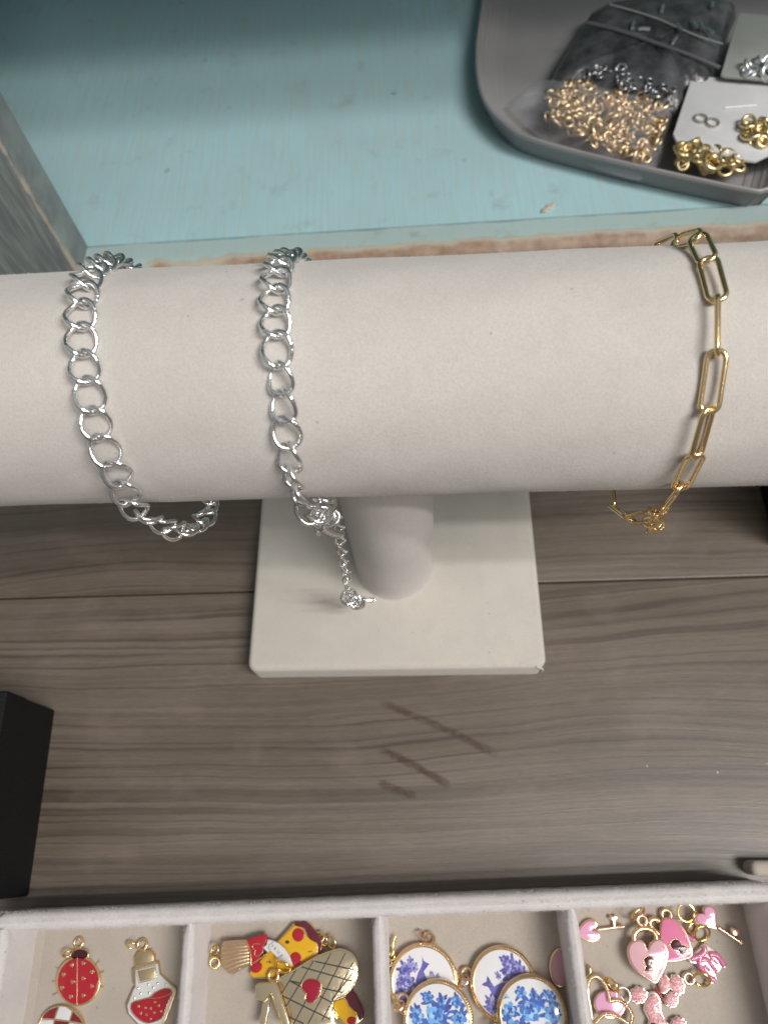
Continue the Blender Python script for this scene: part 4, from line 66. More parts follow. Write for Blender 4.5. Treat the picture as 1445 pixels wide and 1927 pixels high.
CHAINS = {'S1': [[-52.42,24.39,128.79],[-53.07,22.62,132.2],[-53.26,20.55,135.5],[-53.45,17.45,137.87],[-53.67,14.15,139.92],[-54.22,10.73,141.73],[-53.37,5.9,143.33],[-52.96,0.83,143.99],[-52.23,-4.46,143.62],[-51.51,-9.6,142.2],[-50.88,-13.97,140.02],[-50.25,-18.28,136.68],[-50.24,-21.71,132.7],[-49.33,-24.54,127.51],[-49.06,-26.07,122.26],[-49.69,-27.78,117.18],[-49.2,-28.14,111.81],[-47.72,-27.06,106.73],[-46.59,-26.62,101.47],[-45.74,-25.27,96.31],[-44.94,-22.34,91.85],[-44.19,-18.82,87.82],[-44.02,-14.61,84.44],[-44.66,-10.22,81.37]],'S1b': [[-45.37,-2.35,83.12],[-46.07,4.34,86.44],[-46.78,9.59,90.91],[-47.49,13.77,95.21],[-48.19,18.06,98.52],[-48.9,21.58,102.64],[-49.6,24.18,107.4],[-50.31,25.86,112.57],[-51.01,26.5,118.0],[-51.72,26.01,123.49]],'S2': [[-15.04,19.77,133.88],[-15.35,17.76,137.21],[-15.8,14.82,139.73],[-16.37,11.55,141.77],[-16.44,7.79,142.83],[-16.29,2.44,143.89],[-16.05,-2.74,143.86],[-15.43,-7.51,142.91],[-15.32,-12.74,140.74],[-14.7,-16.69,138.08],[-14.76,-20.32,134.51],[-14.49,-23.34,130.04],[-15.22,-25.5,124.7],[-15.01,-26.42,119.56],[-14.39,-27.93,114.42],[-12.29,-29.24,109.62],[-11.59,-25.29,106.0],[-11.72,-21.04,102.66]],'S2b': [[-11.93,-17.71,98.7],[-12.14,-13.64,95.46],[-12.35,-8.99,93.1],[-12.55,-3.95,91.71],[-12.76,1.29,91.36],[-12.97,6.5,92.12],[-13.17,11.44,93.93],[-13.38,15.92,96.69],[-13.59,19.76,100.29],[-13.8,22.8,104.59],[-14.0,24.89,109.41],[-14.21,25.9,114.56],[-14.42,25.87,119.79],[-14.63,24.8,124.88],[-14.83,22.74,129.64]],'G': [[61.63,17.21,136.32],[63.15,12.56,142.0],[63.17,5.22,143.58],[63.07,-4.1,143.78],[62.31,-13.37,140.5],[61.65,-20.87,133.99],[61.4,-25.41,125.37],[61.59,-26.45,114.65],[61.38,-25.98,103.67],[59.85,-26.22,100.53],[57.28,-23.84,93.9],[56.43,-16.91,86.05]],'Gb': [[57.18,-2.53,85.97],[57.92,9.02,91.46],[58.66,17.8,98.28],[59.4,24.02,107.05],[60.15,26.1,117.58],[60.89,23.6,127.94]]}
# ------------------------------------------------------------------ materials
MATS = {}
class NT:
    def __init__(s, name):
        s.mat = bpy.data.materials.new(name); s.mat.use_nodes = True; s.t = s.mat.node_tree
        s.b = s.t.nodes['Principled BSDF']; MATS[name] = s.mat
    def n(s, kind, **kw):
        nd = s.t.nodes.new('ShaderNode'+kind)
        for k, v in kw.items():
            if k in nd.inputs: nd.inputs[k].default_value = v
            else: setattr(nd, k, v)
        return nd
    def l(s, a, b): s.t.links.new(a, b)
    def coords(s, scale=(1000, 1000, 1000)):
        tc = s.n('TexCoord'); mp = s.n('Mapping'); mp.inputs['Scale'].default_value = scale
        s.l(tc.outputs['Object'], mp.inputs['Vector']); return mp.outputs[0]
    def noise(s, vec, scale, detail=3, rough=.55):
        nd = s.n('TexNoise'); nd.inputs['Scale'].default_value = scale; nd.inputs['Detail'].default_value = detail; nd.inputs['Roughness'].default_value = rough
        s.l(vec, nd.inputs['Vector']); return nd.outputs['Fac']
    def ramp(s, fac, stops):
        nd = s.n('ValToRGB'); cr = nd.color_ramp
        while len(cr.elements) < len(stops): cr.elements.new(.5)
        for e, (p, c) in zip(cr.elements, stops): e.position = p; e.color = (*c, 1) if len(c) == 3 else c
        s.l(fac, nd.inputs[0]); return nd.outputs[0]
    def mix(s, fac, a, b, mode='MIX'):
        nd = s.n('Mix', data_type='RGBA', blend_type=mode)
        for sock, v in ((nd.inputs[0], fac), (nd.inputs[6], a), (nd.inputs[7], b)):
            if isinstance(v, (int, float)): sock.default_value = v
            elif isinstance(v, tuple): sock.default_value = (*v, 1)
            else: s.l(v, sock)
        return nd.outputs[2]
    def math(s, op, a, b=0.0, c=None, clamp=False):
        nd = s.n('Math', operation=op, use_clamp=clamp)
        for i, v in enumerate((a, b, c)):
            if v is None: continue
            if isinstance(v, (int, float)): nd.inputs[i].default_value = v
            else: s.l(v, nd.inputs[i])
        return nd.outputs[0]
    def bump(s, h, dist, strength=1.0):
        nd = s.n('Bump'); nd.inputs['Distance'].default_value = dist; nd.inputs['Strength'].default_value = strength
        s.l(h, nd.inputs['Height']); s.l(nd.outputs[0], s.b.inputs['Normal'])
    def set(s, **kw):
        for k, v in kw.items():
            k = k.replace('_', ' ')
            if isinstance(v, (int, float)): s.b.inputs[k].default_value = v
            elif isinstance(v, tuple): s.b.inputs[k].default_value = (*v, 1) if len(v) == 3 else v
            else: s.l(v, s.b.inputs[k])
        return s
def metal(name, col, rough, bump=0.0):
    t = NT(name); t.set(Base_Color=col, Metallic=1.0, Roughness=rough)
    if bump:
        v = t.coords(); t.bump(t.noise(v, .9, 3), bump*MM, .6)
metal('gold', (.88, .64, .36), .24, .06); metal('gold2', (.90, .65, .25), .20, .04); metal('gold_rose', (.90, .63, .46), .24, .06)
metal('gold_matte', (.72, .56, .33), .38, .12); metal('gold_mirror', (.90, .74, .50), .17, .10); metal('gold_bright', (.95, .76, .48), .15)
metal('silver_gold', (.78, .72, .62), .25); metal('white_gold', (.93, .84, .74), .28, .05)
t = NT('silver'); v = t.coords(); t.set(Base_Color=(.99, .99, .985), Metallic=1.0, Roughness=.13); t.bump(t.noise(v, 1.9, 2), .13*MM, .7); metal('chain_gold', (.93, .70, .38), .20, .03); metal('silver_dark', (.80, .81, .83), .36)
metal('bin_gold', (.86, .66, .40), .34); metal('bin_gold2', (.84, .68, .38), .32); metal('silver_dim', (.42, .42, .44), .3)
def enamel(name, col, rough=.13, var=.12):
    t = NT(name); v = t.coords(); n = t.noise(v, .35, 3)
    t.set(Base_Color=t.mix(t.math('MULTIPLY', n, var), col, tuple(c*.45 for c in col)), Roughness=rough, Coat_Weight=.35, Coat_Roughness=.06)
    t.bump(t.noise(v, .28, 1), .12*MM, .7)
enamel('red', (.40, .012, .025)); enamel('red2', (.33, .008, .03)); enamel('darkred', (.05, .006, .01)); enamel('darkred2', (.20, .012, .025))
enamel('white', (.68, .67, .66)); enamel('yellow', (.72, .40, .012)); enamel('maroon', (.12, .016, .028)); enamel('maroon_gloss', (.07, .008, .016), .25)
enamel('keypink', (.74, .36, .52)); enamel('pink', (.72, .21, .36)); enamel('palepink', (.72, .42, .47)); enamel('pink2', (.62, .19, .32)); enamel('lilac', (.72, .38, .56)); enamel('rosepink', (.58, .31, .37))
t = NT('darkline'); t.set(Base_Color=(.03, .03, .028), Roughness=.5)
t = NT('glitter'); v = t.coords(); vo = t.n('TexVoronoi'); vo.inputs['Scale'].default_value = 4.5; t.l(v, vo.inputs['Vector'])
sp = t.ramp(vo.outputs['Color'], [(.25, (.44, .13, .16)), (.6, (.60, .25, .27)), (.85, (.85, .56, .53))])
t.set(Base_Color=sp, Roughness=.3, Coat_Weight=.3, Coat_Roughness=.08); t.bump(vo.outputs['Distance'], .1*MM, .5)
t = NT('porcelain'); t.set(Base_Color=(.76, .75, .76), Roughness=.08, Coat_Weight=.5, Coat_Roughness=.03)
t = NT('print'); at_ = t.n('Attribute', attribute_name='print_colour'); v = t.coords(); n = t.noise(v, .8, 4)
t.set(Base_Color=t.mix(t.math('MULTIPLY', n, .22), at_.outputs['Color'], (.55, .58, .75)), Roughness=.08, Coat_Weight=.5, Coat_Roughness=.03)
def velvet(name, col, dark, fuzz=.10):
    t = NT(name); v = t.coords(); big = t.noise(v, .035, 2, .6); fine = t.noise(v, 2.2, 2, .7); mid = t.noise(v, .16, 4, .75)
    c = t.mix(t.ramp(big, [(.30, (0, 0, 0)), (.70, (1, 1, 1))]), dark, col)
    c = t.mix(t.math('MULTIPLY', t.ramp(mid, [(.45, (0, 0, 0)), (.75, (1, 1, 1))]), .42), c, tuple(a*.80 for a in col))
    c = t.mix(t.ramp(fine, [(.38, (0, 0, 0)), (.7, (.5, .5, .5))]), c, tuple(a*.72 for a in col))
    lint = t.n('TexVoronoi'); lint.inputs['Scale'].default_value = .16; t.l(v, lint.inputs['Vector']); c = t.mix(t.math('MULTIPLY', t.ramp(lint.outputs['Distance'], [(.035, (1, 1, 1)), (.06, (0, 0, 0))]), .45), c, (.20, .18, .17))
    t.set(Base_Color=c, Roughness=.95, Sheen_Weight=.25, Sheen_Roughness=.6, Specular_IOR_Level=.1); t.b.inputs['Sheen Tint'].default_value = (1, .97, .96, 1)
    h = t.math('ADD', t.math('MULTIPLY', fine, .5), t.math('MULTIPLY', mid, .9)); t.bump(h, fuzz*MM, .8)
velvet('velvet_bar', (.618, .580, .538), (.565, .530, .490), .16); velvet('velvet_base', (.62, .575, .51), (.56, .522, .465)); velvet('velvet_tray', (.68, .64, .625), (.60, .56, .545), .14); velvet('velvet_floor', (.47, .415, .355), (.41, .36, .308))
# wood-look planks
t = NT('plank'); v = t.coords((1000, 1000, 1000))
oi = t.n('ObjectInfo'); ofs = t.n('VectorMath', operation='SCALE'); cmb = t.n('CombineXYZ'); t.l(t.math('MULTIPLY', oi.outputs['Random'], 400.), cmb.inputs[0]); t.l(t.math('MULTIPLY', oi.outputs['Random'], 900.), cmb.inputs[2])
add = t.n('VectorMath', operation='ADD'); t.l(v, add.inputs[0]); t.l(cmb.outputs[0], add.inputs[1]); v = add.outputs[0]
def stretched(vec, sx, sy):
    mp = t.n('Mapping'); mp.inputs['Scale'].default_value = (sx, sy, 1); t.l(vec, mp.inputs['Vector']); return mp.outputs[0]
sep = t.n('SeparateXYZ'); t.l(v, sep.inputs[0])
warp = t.noise(stretched(v, .0038, .0075), 1.0, 1, .4); wob = t.noise(stretched(v, .02, .09), 1.0, 2, .6)
yy = t.math('ADD', sep.outputs[1], t.math('ADD', t.math('MULTIPLY', warp, 52.0), t.math('MULTIPLY', wob, 3.2)))
cb = t.n('CombineXYZ'); t.l(t.math('MULTIPLY', sep.outputs[0], .006), cb.inputs[0]); t.l(yy, cb.inputs[1]); t.l(sep.outputs[2], cb.inputs[2])
irr = t.noise(cb.outputs[0], .11, 2, .6)                                       # uneven spacing of the growth lines
ph = t.math('FRACT', t.math('ADD', t.math('MULTIPLY', yy, .15), t.math('MULTIPLY', irr, 6.0)))
g1 = t.ramp(ph, [(.0, (.44,)*3), (.08, (.58,)*3), (.26, (.92,)*3), (.78, (1.0,)*3), (.94, (.84,)*3), (1.0, (.40,)*3)])
g2 = t.noise(cb.outputs[0], .95, 3, .65)
fine = t.noise(stretched(v, .22, 3.6), 1.0, 3, .7); pores = t.noise(stretched(v, .09, 1.7), 1.0, 3, .7); blot = t.noise(stretched(v, .010, .035), 1.0, 3, .6)
base = t.ramp(blot, [(.28, (.114, .086, .062)), (.5, (.155, .120, .091)), (.72, (.196, .156, .124))])
fade = t.noise(stretched(v, .012, .02), 1.0, 2, .5)
c = t.mix(t.ramp(fade, [(.35, (.35,)*3), (.65, (1.0,)*3)]), base, t.mix(1.0, base, g1, 'MULTIPLY'))
c = t.mix(.6, c, t.ramp(g2, [(.32, (.62, .61, .60)), (.6, (1.04,)*3)]), 'MULTIPLY'); c = t.mix(.6, c, t.ramp(fine, [(.32, (.66, .64, .62)), (.66, (1.12,)*3)]), 'MULTIPLY')
c = t.mix(t.math('MULTIPLY', t.ramp(pores, [(.62, (0, 0, 0)), (.72, (1, 1, 1))]), .35), c, (.055, .045, .038))
c = t.mix(t.math('MULTIPLY', t.ramp(t.noise(stretched(v, .05, .07), 1.0, 3), [(.55, (0, 0, 0)), (.8, (1, 1, 1))]), .35), c, (.24, .175, .155))
t.set(Base_Color=c, Roughness=.45, Specular_IOR_Level=.75)
t.bump(t.math('ADD', g2, t.math('MULTIPLY', fine, .6)), .12*MM, .5)
t = NT('joint'); t.set(Base_Color=(.02, .018, .015), Roughness=.9)
t = NT('stain'); v = t.coords(); at_ = t.n('Attribute', attribute_name='edge_wear')
t.set(Base_Color=(.085, .040, .028), Roughness=.55, Alpha=t.math('MULTIPLY', at_.outputs['Fac'], t.ramp(t.noise(v, .35, 4, .7), [(.30, (.10,)*3), (.70, (.75,)*3)])))
t = NT('fleck'); t.set(Base_Color=(.75, .70, .62), Roughness=.8)
t = NT('chip_tan'); v = t.coords(); t.set(Base_Color=t.ramp(t.noise(v, .4, 3), [(.35, (.42, .33, .25)), (.65, (.68, .60, .50))]), Roughness=.85)
# painted cabinet
def teal(name, worn_edges=False, dirt=.35, base=(.385, .595, .635)):
    t = NT(name); v = t.coords(); n1 = t.noise(v, .012, 4, .6); 
    mp = t.n('Mapping'); mp.inputs['Scale'].default_value = (.05, .9, .05); t.l(v, mp.inputs['Vector']); streak = t.noise(mp.outputs[0], 1.0, 3, .6)
    mp2 = t.n('Mapping'); mp2.inputs['Scale'].default_value = (.7, .035, .05); t.l(v, mp2.inputs['Vector']); streak2 = t.noise(mp2.outputs[0], 1.0, 3, .6)
    c = t.mix(t.ramp(n1, [(.35, (0, 0, 0)), (.7, (1, 1, 1))]), base, tuple(b*.8+.05 for b in base))
    c = t.mix(t.math('MULTIPLY', t.ramp(streak2, [(.42, (0, 0, 0)), (.72, (1, 1, 1))]), .55), c, (.40, .47, .43))
    pits = t.n('TexVoronoi'); pits.inputs['Scale'].default_value = .048; pits.inputs['Randomness'].default_value = 1; t.l(v, pits.inputs['Vector'])
    pd = t.math('ADD', pits.outputs['Distance'], t.math('ADD', t.math('MULTIPLY', t.noise(v, .5, 2), .08), t.math('MULTIPLY', t.noise(v, .02, 2), .10)))
    pit = t.ramp(pd, [(.10, (1, 1, 1)), (.17, (0, 0, 0))])
    c = t.mix(t.math('MULTIPLY', pit, .55), c, (.11, .17, .17))
    d2 = t.noise(v, .08, 5, .7); c = t.mix(t.math('MULTIPLY', t.ramp(d2, [(.58, (0, 0, 0)), (.72, (1, 1, 1))]), dirt), c, (.25, .25, .20))
    h = t.math('ADD', t.math('MULTIPLY', streak2, .6), t.math('MULTIPLY', pit, -1.0))
    if worn_edges:
        at_ = t.n('Attribute', attribute_name='edge_wear'); w = t.math('ADD', at_.outputs['Fac'], t.math('MULTIPLY', t.math('SUBTRACT', t.noise(v, .06, 5, .65), .5), .55))
        rim = t.ramp(w, [(.38, (0, 0, 0)), (.48, (1, 1, 1))]); core = t.ramp(w, [(.52, (0, 0, 0)), (.70, (1, 1, 1))])
        wood = t.ramp(t.noise(v, .25, 4), [(.35, (.25, .155, .10)), (.65, (.36, .25, .175))])
        c = t.mix(rim, c, (.45, .40, .31)); c = t.mix(core, c, wood); h = t.math('SUBTRACT', h, t.math('MULTIPLY', rim, .8))
    t.set(Base_Color=c, Roughness=.52, Specular_IOR_Level=.4); t.bump(h, .35*MM, .5)
teal('teal_paint'); teal('teal_worn', True, .5, (.38, .50, .49)); teal('teal_grey', True, .6, (.165, .19, .192))
# plastics, card, box
t = NT('bin_plastic'); v = t.coords(); t.set(Base_Color=t.ramp(t.noise(v, .03, 3), [(.3, (.25, .235, .235)), (.7, (.30, .285, .28))]), Roughness=.42, Subsurface_Weight=.0); t.bump(t.noise(v, 2.0, 2), .03*MM, .5)
t = NT('clear_film'); v = t.coords(); lw = t.n('LayerWeight'); lw.inputs[0].default_value = .35
t.set(Base_Color=(.62, .62, .66), Roughness=.09, Alpha=t.math('ADD', t.math('MULTIPLY', t.noise(v, .12, 4), .22), t.math('MULTIPLY', lw.outputs['Facing'], .22)), Specular_IOR_Level=.7); t.bump(t.noise(v, .13, 4, .6), 2.2*MM, .9)
t = NT('dark_film'); v = t.coords(); t.set(Base_Color=t.ramp(t.noise(v, .10, 4), [(.35, (.030, .030, .032)), (.7, (.12, .118, .125))]), Roughness=.27, Specular_IOR_Level=.6); t.bump(t.noise(v, .10, 5, .6), 1.6*MM, .9)
t = NT('zip_film'); t.set(Base_Color=(.13, .125, .135), Roughness=.25)
t = NT('white_card'); v = t.coords(); t.set(Base_Color=t.ramp(t.noise(v, .06, 3), [(.3, (.58, .57, .58)), (.7, (.66, .65, .66))]), Roughness=.35)
t = NT('grey_card'); v = t.coords(); t.set(Base_Color=t.ramp(t.noise(v, .06, 3), [(.3, (.30, .31, .28)), (.7, (.36, .37, .34))]), Roughness=.4)
t = NT('black_leather'); v = t.coords(); vo = t.n('TexVoronoi', feature='DISTANCE_TO_EDGE'); vo.inputs['Scale'].default_value = .9; t.l(v, vo.inputs['Vector'])
t.set(Base_Color=(.006, .006, .0065), Roughness=.62, Specular_IOR_Level=.25); t.bump(t.math('ADD', vo.outputs['Distance'], t.noise(v, 1.2, 3)), .25*MM, .8)
t = NT('liner'); t.set(Base_Color=(.55, .49, .43), Roughness=.9)
# ------------------------------------------------------------------ mesh helpers (mm)
class MB:
    def __init__(s): s.v = []; s.f = []; s.a = None
    def add(s, vs, fs):
        o = len(s.v); s.v += [tuple(p) for p in vs]; s.f += [tuple(i+o for i in f) for f in fs]; return s
    def box(s, x0, x1, y0, y1, z0, z1):
        return s.add([(x0,y0,z0),(x1,y0,z0),(x1,y1,z0),(x0,y1,z0),(x0,y0,z1),(x1,y0,z1),(x1,y1,z1),(x0,y1,z1)],
                     [(3,2,1,0),(4,5,6,7),(0,1,5,4),(1,2,6,5),(2,3,7,6),(3,0,4,7)])
    def loft(s, rings, cap0=True, cap1=True, closed=True):
        n = len(rings[0]); o = len(s.v)
        for r in rings: s.v += [tuple(p) for p in r]
        for k in range(len(rings)-1):
            for i in range(n if closed else n-1):
                j = (i+1) % n; s.f.append((o+k*n+i, o+k*n+j, o+(k+1)*n+j, o+(k+1)*n+i))
        for flag, k in ((cap0, 0), (cap1, len(rings)-1)):
            if flag:
                tri = geometry.tessellate_polygon([[Vector(p) for p in rings[k]]])
                for a in tri: s.f.append(tuple(o+k*n+i for i in (a if k else a[::-1])))
        return s
    def prism(s, poly, z0, z1, bev=0.0, steps=2):
        area = sum(poly[i][0]*poly[(i+1)%len(poly)][1]-poly[(i+1)%len(poly)][0]*poly[i][1] for i in range(len(poly)))
        if area < 0: poly = poly[::-1]
        rings = [[(x, y, z0) for x, y in poly]]
        if bev <= 0: rings.append([(x, y, z1) for x, y in poly])
        else:
            for k in range(steps+1):
                a = k/steps*math.pi/2; rings.append([(x, y, z1-bev+bev*math.sin(a)) for x, y in inset(poly, bev*(1-math.cos(a)))])
        return s.loft(rings)
    def tube(s, path, r, n=8, closed=False, flat=1.0):
        P = [Vector(p) for p in path]; m = len(P); T = []
        for i in range(m):
            a = P[(i-1) % m] if closed or i else P[i]; b = P[(i+1) % m] if closed or i < m-1 else P[i]; T.append((b-a).normalized())
        ref = Vector((0, 0, 1)) if abs(T[0].z) < .9 else Vector((1, 0, 0)); N = [(ref - T[0]*ref.dot(T[0])).normalized()]
        for i in range(1, m): q = T[i-1].rotation_difference(T[i]); N.append((q @ N[-1]).normalized())
        if closed:
            q = T[-1].rotation_difference(T[0]); e = q @ N[-1]; ang = math.atan2(T[0].dot(e.cross(N[0])), e.dot(N[0]))
            N = [Matrix.Rotation(ang*i/m, 3, T[i]) @ N[i] for i in range(m)]
        rings = []
        for i in range(m):
            B = T[i].cross(N[i]); rings.append([P[i] + (N[i]*math.cos(2*math.pi*k/n)*flat + B*math.sin(2*math.pi*k/n))*r for k in range(n)])
        if closed: rings.append(rings[0])
        return s.loft(rings, not closed, not closed)
    def ball(s, c, r, n=8, m=5, flat=1.0):
        o = len(s.v); s.v.append((c[0], c[1], c[2]-r*flat))
        for j in range(1, m):
            a = -math.pi/2 + math.pi*j/m
            for i in range(n): b = 2*math.pi*i/n; s.v.append((c[0]+r*math.cos(a)*math.cos(b), c[1]+r*math.cos(a)*math.sin(b), c[2]+r*flat*math.sin(a)))
        s.v.append((c[0], c[1], c[2]+r*flat)); top = len(s.v)-1
        for i in range(n):
            j = (i+1) % n; s.f.append((o, o+1+j, o+1+i)); s.f.append((top, o+1+(m-2)*n+i, o+1+(m-2)*n+j))
            for k in range(m-2): s.f.append((o+1+k*n+i, o+1+k*n+j, o+1+(k+1)*n+j, o+1+(k+1)*n+i))
        return s
    def fuzz(s, pts, length, width):
        for p, nrm in pts:
            p = Vector(p); nrm = Vector(nrm); d = (nrm + Vector((random.gauss(0,.45), random.gauss(0,.45), random.gauss(0,.45)))).normalized()
            t = d.cross(Vector((random.random()-.5, random.random()-.5, random.random()-.5))).normalized()*width; L = length*random.uniform(.4, 1.15)
            o = len(s.v); s.v += [tuple(p-t), tuple(p+t), tuple(p+d*L)]; s.f.append((o, o+1, o+2))
        return s
    def mesh(s, name, smooth=True, angle=40):
        me = bpy.data.meshes.new(name); me.from_pydata([(x*MM, y*MM, z*MM) for x, y, z in s.v], [], s.f); me.validate(); me.update()
        if smooth:
            me.shade_smooth()
            me.set_sharp_from_angle(angle=math.radians(angle))
        if s.a and len(s.a) == len(me.vertices):
            at = me.color_attributes.new('print_colour', 'FLOAT_COLOR', 'POINT')
            for i, c in enumerate(s.a): at.data[i].color = (*c, 1)
        return me
    def build(s, name, mat, parent=None, smooth=True, angle=40):
        me = s.mesh(name, smooth, angle); me.materials.append(MATS[mat]); return link(name, me, parent)
def link(name, me, parent=None):
    o = bpy.data.objects.new(name, me); COL.objects.link(o)
    if parent: o.parent = parent
    return o
def inset(poly, d):
    n = len(poly); o = []
    for i in range(n):
        a = Vector(poly[i-1]); b = Vector(poly[i]); c = Vector(poly[(i+1) % n]); e1 = (b-a); e2 = (c-b)
        if e1.length < 1e-6 or e2.length < 1e-6: o.append(tuple(b)); continue
        e1.normalize(); e2.normalize(); nn = Vector((-e1.y-e2.y, e1.x+e2.x))
        if nn.length < 1e-6: nn = Vector((-e1.y, e1.x))
        nn.normalize(); k = max(.5, nn.dot(Vector((-e1.y, e1.x)))); o.append(tuple(b + nn*d/k))
    return o
def smooth_poly(P, n, closed=True):
    if n <= 1: return [tuple(p) for p in P]
    m = len(P); o = []
    for i in range(m if closed else m-1):
        p0 = P[(i-1) % m] if closed or i else P[i]; p1 = P[i]; p2 = P[(i+1) % m]; p3 = P[(i+2) % m] if closed or i < m-2 else P[i+1]
        for k in range(n):
            t = k/n; o.append(tuple(.5*((2*b)+(-a+c)*t+(2*a-5*b+4*c-d)*t*t+(-a+3*b-3*c+d)*t*t*t) for a, b, c, d in zip(p0, p1, p2, p3)))
    if not closed: o.append(tuple(P[-1]))
    return o
def rrect(x0, x1, y0, y1, r, n=5):
    o = []
    for cx, cy, a0 in ((x1-r, y1-r, 0), (x0+r, y1-r, 90), (x0+r, y0+r, 180), (x1-r, y0+r, 270)):
        for k in range(n+1): a = math.radians(a0+90*k/n); o.append((cx+r*math.cos(a), cy+r*math.sin(a)))
    return o
def empty(name, loc=(0, 0, 0), rz=0.0):
    o = bpy.data.objects.new(name, None); COL.objects.link(o); o.location = Vector(loc)*MM; o.rotation_euler.z = math.radians(rz); o.empty_display_size = .005
    return o
def tag(o, label=None, cat=None, group=None, kind=None):
    if label: o['label'] = label
    if cat: o['category'] = cat
    if group: o['group'] = group
    if kind: o['kind'] = kind
    return o
# ------------------------------------------------------------------ table
table = tag(empty('table_top', (0, 0, 0), .6), 'grey brown wood plank table top under the display', 'table', kind='structure')
MB().box(-900, 900, -700, 900, -14, -2.2).build('underlay', 'joint', table)
edges = [-520, -403, -285, -168, -155+85*0-0, ]
ys = [-480, -330, -155+0.0, -5.6, 143, 290, 440]
for a, b in zip(ys[:-1], ys[1:]):
    MB().prism(rrect(-880, 880, a+.35, b-.35, .6, 2), -2.2, 0, .35).build('plank', 'plank', table)
def wear_attr(o, fn):
    me = o.data; at = me.attributes.new('edge_wear', 'FLOAT', 'POINT')
    for i, vv in enumerate(me.vertices): at.data[i].value = fn(vv.co.x/MM, vv.co.y/MM, vv.co.z/MM)
def streak(pts, w, amt, name='stain'):
    P = smooth_poly(pts, 10, False); rings = []; val = []
    for i, p in enumerate(P):
        a = Vector(P[max(0, i-1)]); b = Vector(P[min(len(P)-1, i+1)]); tt = (b-a).normalized(); nn = Vector((-tt.y, tt.x)); f = i/(len(P)-1); ww = w*random.uniform(.8, 1.15)
        rings.append([(p[0]+nn.x*ww*k, p[1]+nn.y*ww*k, .02) for k in (-.5, -.2, .2, .5)]); e_ = min(1, f*6, (1-f)*6); val += [0, e_*amt, e_*amt, 0]
    mb = MB(); mb.loft(rings, False, False, False); o = mb.build(name, 'stain', table); at = o.data.attributes.new('edge_wear', 'FLOAT', 'POINT')
    for i, x in enumerate(val): at.data[i].value = x
streak([(-6.6, -46.1), (14, -55), (32.3, -64.3)], 3.4, .75); streak([(-6.5, -61.2), (5, -67), (16, -73.1)], 3.4, 1.0); streak([(-7.3, -71.4), (-1, -74), (5.4, -76.2)], 3.2, .7)
for x, y, r in ((78.7, -68.2, .22), (100.2, -70.4, .3), (116, -68.1, .2)):
    MB().ball((x, y, .05), r, 6, 4, .4).build('paint_fleck', 'fleck', table)
# ------------------------------------------------------------------ cabinet (hutch) behind
cab = tag(empty('shelf_cabinet', (0, 113.5, 0), 1.3), 'worn teal painted wooden cabinet shelf behind the bracelet stand', 'cabinet')
# bottom rail with rounded, worn front edge
prof = [(0, .2), (0, 12), (0, 24), (0, 30)] + [(7.5-7.5*math.cos(math.radians(a)), 32.5+7.5*math.sin(math.radians(a))) for a in range(0, 91, 10)] + [(10, 40), (12.5, 40), (15, 40)] + [(15.6, 39.4), (15.6, .2)]
xs = [-300+ i*6 for i in range(int(700/6)+1)]
rail = MB(); rail.loft([[(x, y+.25*math.sin(x*.11)*(z > 30)+.18*math.sin(x*.37+1)*(z > 30), z+.15*math.sin(x*.23)*(z > 30)) for y, z in prof] for x in xs]); rail = rail.build('front_rail', 'teal_worn', cab)
wear_attr(rail, lambda x, y, z: (max(0., .72 - max(0, y-4.0)*.10 - max(0, 36.8-z)*.13)) * (1.0 if x > -50 else .55+.45*max(0, (x+90)/40) if x > -90 else .55+.4*(abs(x+93) < 3)))
MB().box(-300, 400, 16.2, 245, 22, 39.6).build('shelf_board', 'teal_paint', cab)
sx = [0, 1.2, 2.6] ; 
stile = MB(); rings = []
for k in range(61):
    z = 40.05 + k*(266-40)/60; j = random.uniform(-.35, .35); jj = random.uniform(-.35, .35)
    rings.append([(-210, 0, z), (-122.6+j, 0+jj*.3, z), (-121.2+j*.6, .8+jj*.6, z), (-120.4+jj*.3, 2.4+jj, z), (-120.2, 8, z), (-120.2, 15.8, z), (-210, 15.8, z)])
stile = stile.loft(rings).build('stile', 'teal_grey', cab)
wear_attr(stile, lambda x, y, z: max(0., .52 - abs(y-1.0)*.12 - max(0, -121.5-x)*.14) if x > -130 else 0.)
MB().box(-300, 400, -22.5, 245, 306, 324).build('upper_shelf', 'teal_paint', cab)
MB().box(-310, 410, 245.4, 252, 0, 420).build('back_panel', 'teal_paint', cab)
MB().box(-318, -300.4, -2, 245, .3, 420).build('side_panel', 'teal_paint', cab)
chip = tag(MB().prism([(-3.4, -1.6), (-2.2, .1), (-.6, .5), (.3, 1.7), (1.9, 1.3), (2.5, 2.0), (3.0, .6), (1.6, -.2), (1.2, -1.1), (-.8, -.9), (-1.6, -1.9)], 0, .7, .2).build('paint_chip', 'chip_tan'), 'small cream chip lying on the teal shelf near its front edge', 'chip')
chip.location = Vector((62.4, 135.8, 39.75))*MM; chip.rotation_euler.z = .25; chip.scale = (1.05, 1.05, 1)
